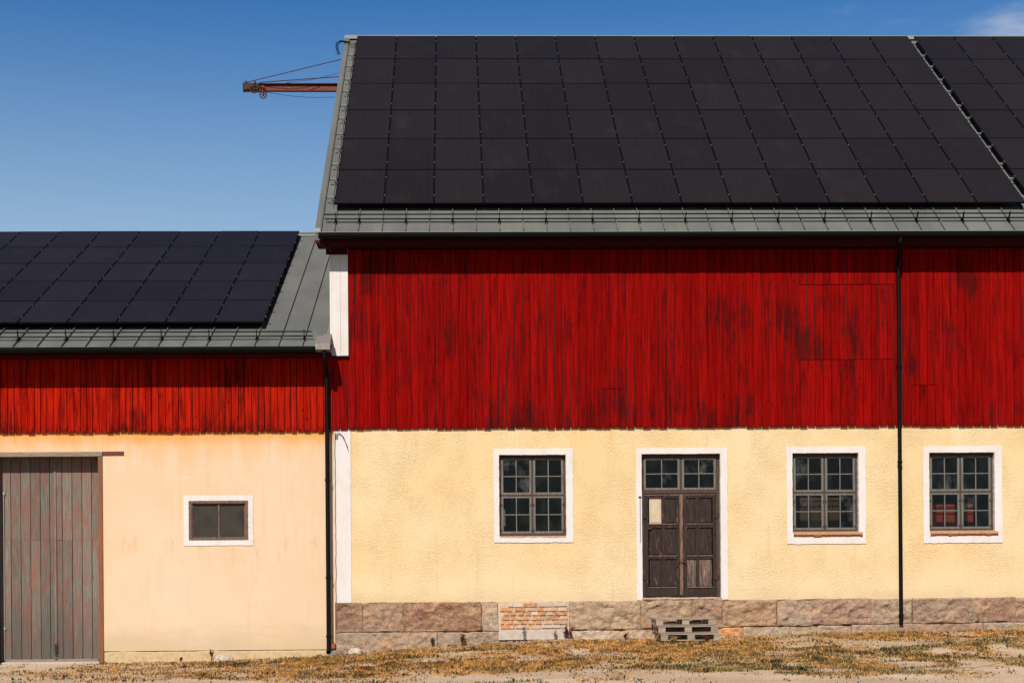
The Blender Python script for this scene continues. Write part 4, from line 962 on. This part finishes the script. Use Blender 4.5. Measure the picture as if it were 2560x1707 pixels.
# weeds
DOCK = m_simple('dry dock seed', (.15, .045, .022), .9, 0, .1, .4, 30); DOCKG = m_simple('weed leaf', (.07, .085, .02), .8, 0, .2)
STRAW = m_simple('dry straw stalk', (.42, .26, .10), .9, 0, .1)
def weed(x, y, h, seed, mat, leafm, label, ns=5, spread=.06, seedy=True, cat='weed', group='weeds growing in front of the barn'):
    q = random.Random(seed); z = G1(x, y)-.01; t = empty('weed', (x, y, z), label, cat, group)
    st = MB(); sd_ = MB()
    for i in range(ns):
        a = q.uniform(0, 6.28); l = q.uniform(.2, 1)*spread; hh = h*q.uniform(.6, 1)
        tip = (x+math.cos(a)*l, y+math.sin(a)*l, z+hh); mid = (x+math.cos(a)*l*.4, y+math.sin(a)*l*.4, z+hh*.5)
        st.tube([(x+math.cos(a)*.01, y+math.sin(a)*.01, z), mid, tip], [.005, .004, .002], 4)
        if seedy:
            for k in range(26):
                f = q.uniform(.25, 1); c = Vector(mid).lerp(Vector(tip), f)+Vector((q.uniform(-1, 1), q.uniform(-1, 1), q.uniform(-1, 1)))*.02
                r = q.uniform(.006, .013); sd_.add([c+Vector((r, 0, 0)), c+Vector((-r, 0, 0)), c+Vector((0, r, r)), c+Vector((0, -r, r*.5))], [(0, 1, 2), (0, 3, 1), (0, 2, 3), (1, 3, 2)])
    st.build('stem', mat, t)
    if seedy: sd_.build('seed_head', mat, t)
    lf = MB()
    for i in range(12 if leafm else 0):
        a = q.uniform(0, 6.28); L_ = q.uniform(.05, .12); w = .025; d = Vector((math.cos(a), math.sin(a), 0)); s2 = Vector((-d.y, d.x, 0)); b = Vector((x, y, z+q.uniform(.0, .04)))
        lf.add([b, b+d*L_*.5+s2*w+Vector((0, 0, .04)), b+d*L_+Vector((0, 0, .02)), b+d*L_*.5-s2*w+Vector((0, 0, .035))], [(0, 1, 2, 3)])
    if leafm: lf.build('leaf', leafm, t)
weed(-4.98, -.2, .26, 1, DOCK, None, 'dark red dock seed head against the peach wall beside the flat pale stone', 6, .05)
weed(-5.62, -.2, .13, 2, DOCK, None, 'short dark dock stub against the peach wall left of the pale stone', 4, .04)
weed(-.48, -.16, .22, 3, DOCK, None, 'rusty dock at the joint of the two long lower plinth stones', 6, .05)
weed(.12, -.16, .26, 4, DOCK, None, 'rusty dock between the stone joint and the concrete slab', 7, .07)
weed(1.40, -.2, .34, 5, DOCK, None, 'thin dried stalk in front of the middle of the concrete slab', 2, .03)
weed(2.26, -.15, .34, 6, DOCK, None, 'dense rusty dock at the right end of the concrete slab', 9, .07)
weed(2.36, -.17, .22, 7, DOCK, None, 'small rusty dock just right of the concrete slab end', 5, .05)
weed(3.48, -.2, .16, 8, DOCK, None, 'small rusty dock below the granite between slab and pallets', 6, .06)
weed(2.02, -.2, .26, 14, STRAW, None, 'pale dried stalks in front of the concrete slab', 4, .06)
weed(4.3, -1.42, .15, 9, STRAW, DOCKG, 'dry weed in front of the left part of the pallets', 8, .12, True)
weed(4.95, -1.42, .13, 10, DOCK, DOCKG, 'dry weed in front of the right part of the pallets', 7, .10, True)
weed(3.98, -.9, .18, 11, STRAW, None, 'straw stalks leaning at the left end of the pallets', 6, .14, False)
weed(-2.8, -.35, .10, 12, DOCKG, DOCKG, 'small green weed left of the left downpipe foot', 5, .06, False)
weed(7.0, -3.6, .12, 15, DOCKG, DOCKG, 'dark green leafy weed at the edge of the dry grass right of the pallets', 12, .16, False)
weed(9.2, -3.1, .14, 16, DOCKG, DOCKG, 'leafy green plant in the sand below the right downpipe', 12, .15, False)
weed(5.6, -6.9, .13, 17, DOCKG, DOCKG, 'leafy green plant on the sand in front of the pallets', 12, .16, False)
q = random.Random(21)
mb = MB()
for (x, y) in [(8.2, -7.2), (7.6, -7.6), (8.6, -6.8)]:
    a = q.uniform(-.3, .3); z = G1(x, y)+.03; mb.tube([(x, y, z), (x+.35, y+.3, z+.03), (x+.75, y+.5+a, z+.01)], .008, 5)
mb.build('twigs', STRAW, None, label='dry pale twigs lying on the sand at the right', cat='twig', kind='stuff')

# cable down the corner and loose wires
wl = empty('wall_cable', (-2.47, -.03, 0), 'thin black cable running down the edge of the white corner strip', 'cable')
q = random.Random(6)
MB().tube([(-2.452+q.uniform(-.006, .006), -.022, 4.50-.112*i) for i in range(40)], .006, 5).build('wire', DARK, wl)
lw = empty('loose_wire', (-2.4, -.03, 4.5), 'curled loose wires on the top of the white corner strip', 'wire')
for k in range(3):
    MB().tube([(-2.44+.02*k, -.025, 4.36), (-2.43+.02*k, -.04, 4.48), (-2.36+.02*k, -.04, 4.50-.02*k), (-2.27+.01*k, -.04, 4.40-.03*k), (-2.19+.01*k, -.03, 4.20-.05*k)], .004, 5).build('strand', DARK, lw)

# red cupboard and bits inside the right window, wood behind the third
cbd = empty('cupboard', (10.6, .8, .94), 'red cupboard standing inside, behind the window right of the long downpipe', 'cupboard')
box_obj('carcass', IRED, cbd, 10.27, 11.06, .80, 1.2, .95, 2.98)
box_obj('shelf_edge', BACKING, cbd, 10.26, 11.07, .79, .799, 2.765, 2.785)
for a, b in ((10.655, 10.69), (10.78, 10.93)): box_obj('door_gap', BACKING, cbd, a, b, .79, .799, 1.0, 2.98)
wb = empty('boarded_screen', (7.7, .5, .94), 'brown wooden boarding inside, behind the window between the dark door and the right downpipe', 'boarding')
BW = m_oldwood('brown inside boards', (.09, .045, .025), (.15, .08, .045), (.05, .03, .02), .5, (20, 20, 3))
for k in range(6): box_obj('board', BW, wb, 7.33+.14*k, 7.463+.14*k, .75, .78, .95, 3.12)
box_obj('rail', DOORL, wb, 7.33, 8.16, .72, .749, 3.08, 3.13)
print('objects', len(bpy.data.objects), 'tris ~', sum(len(o.data.polygons) for o in bpy.data.objects if o.type == 'MESH')*2)
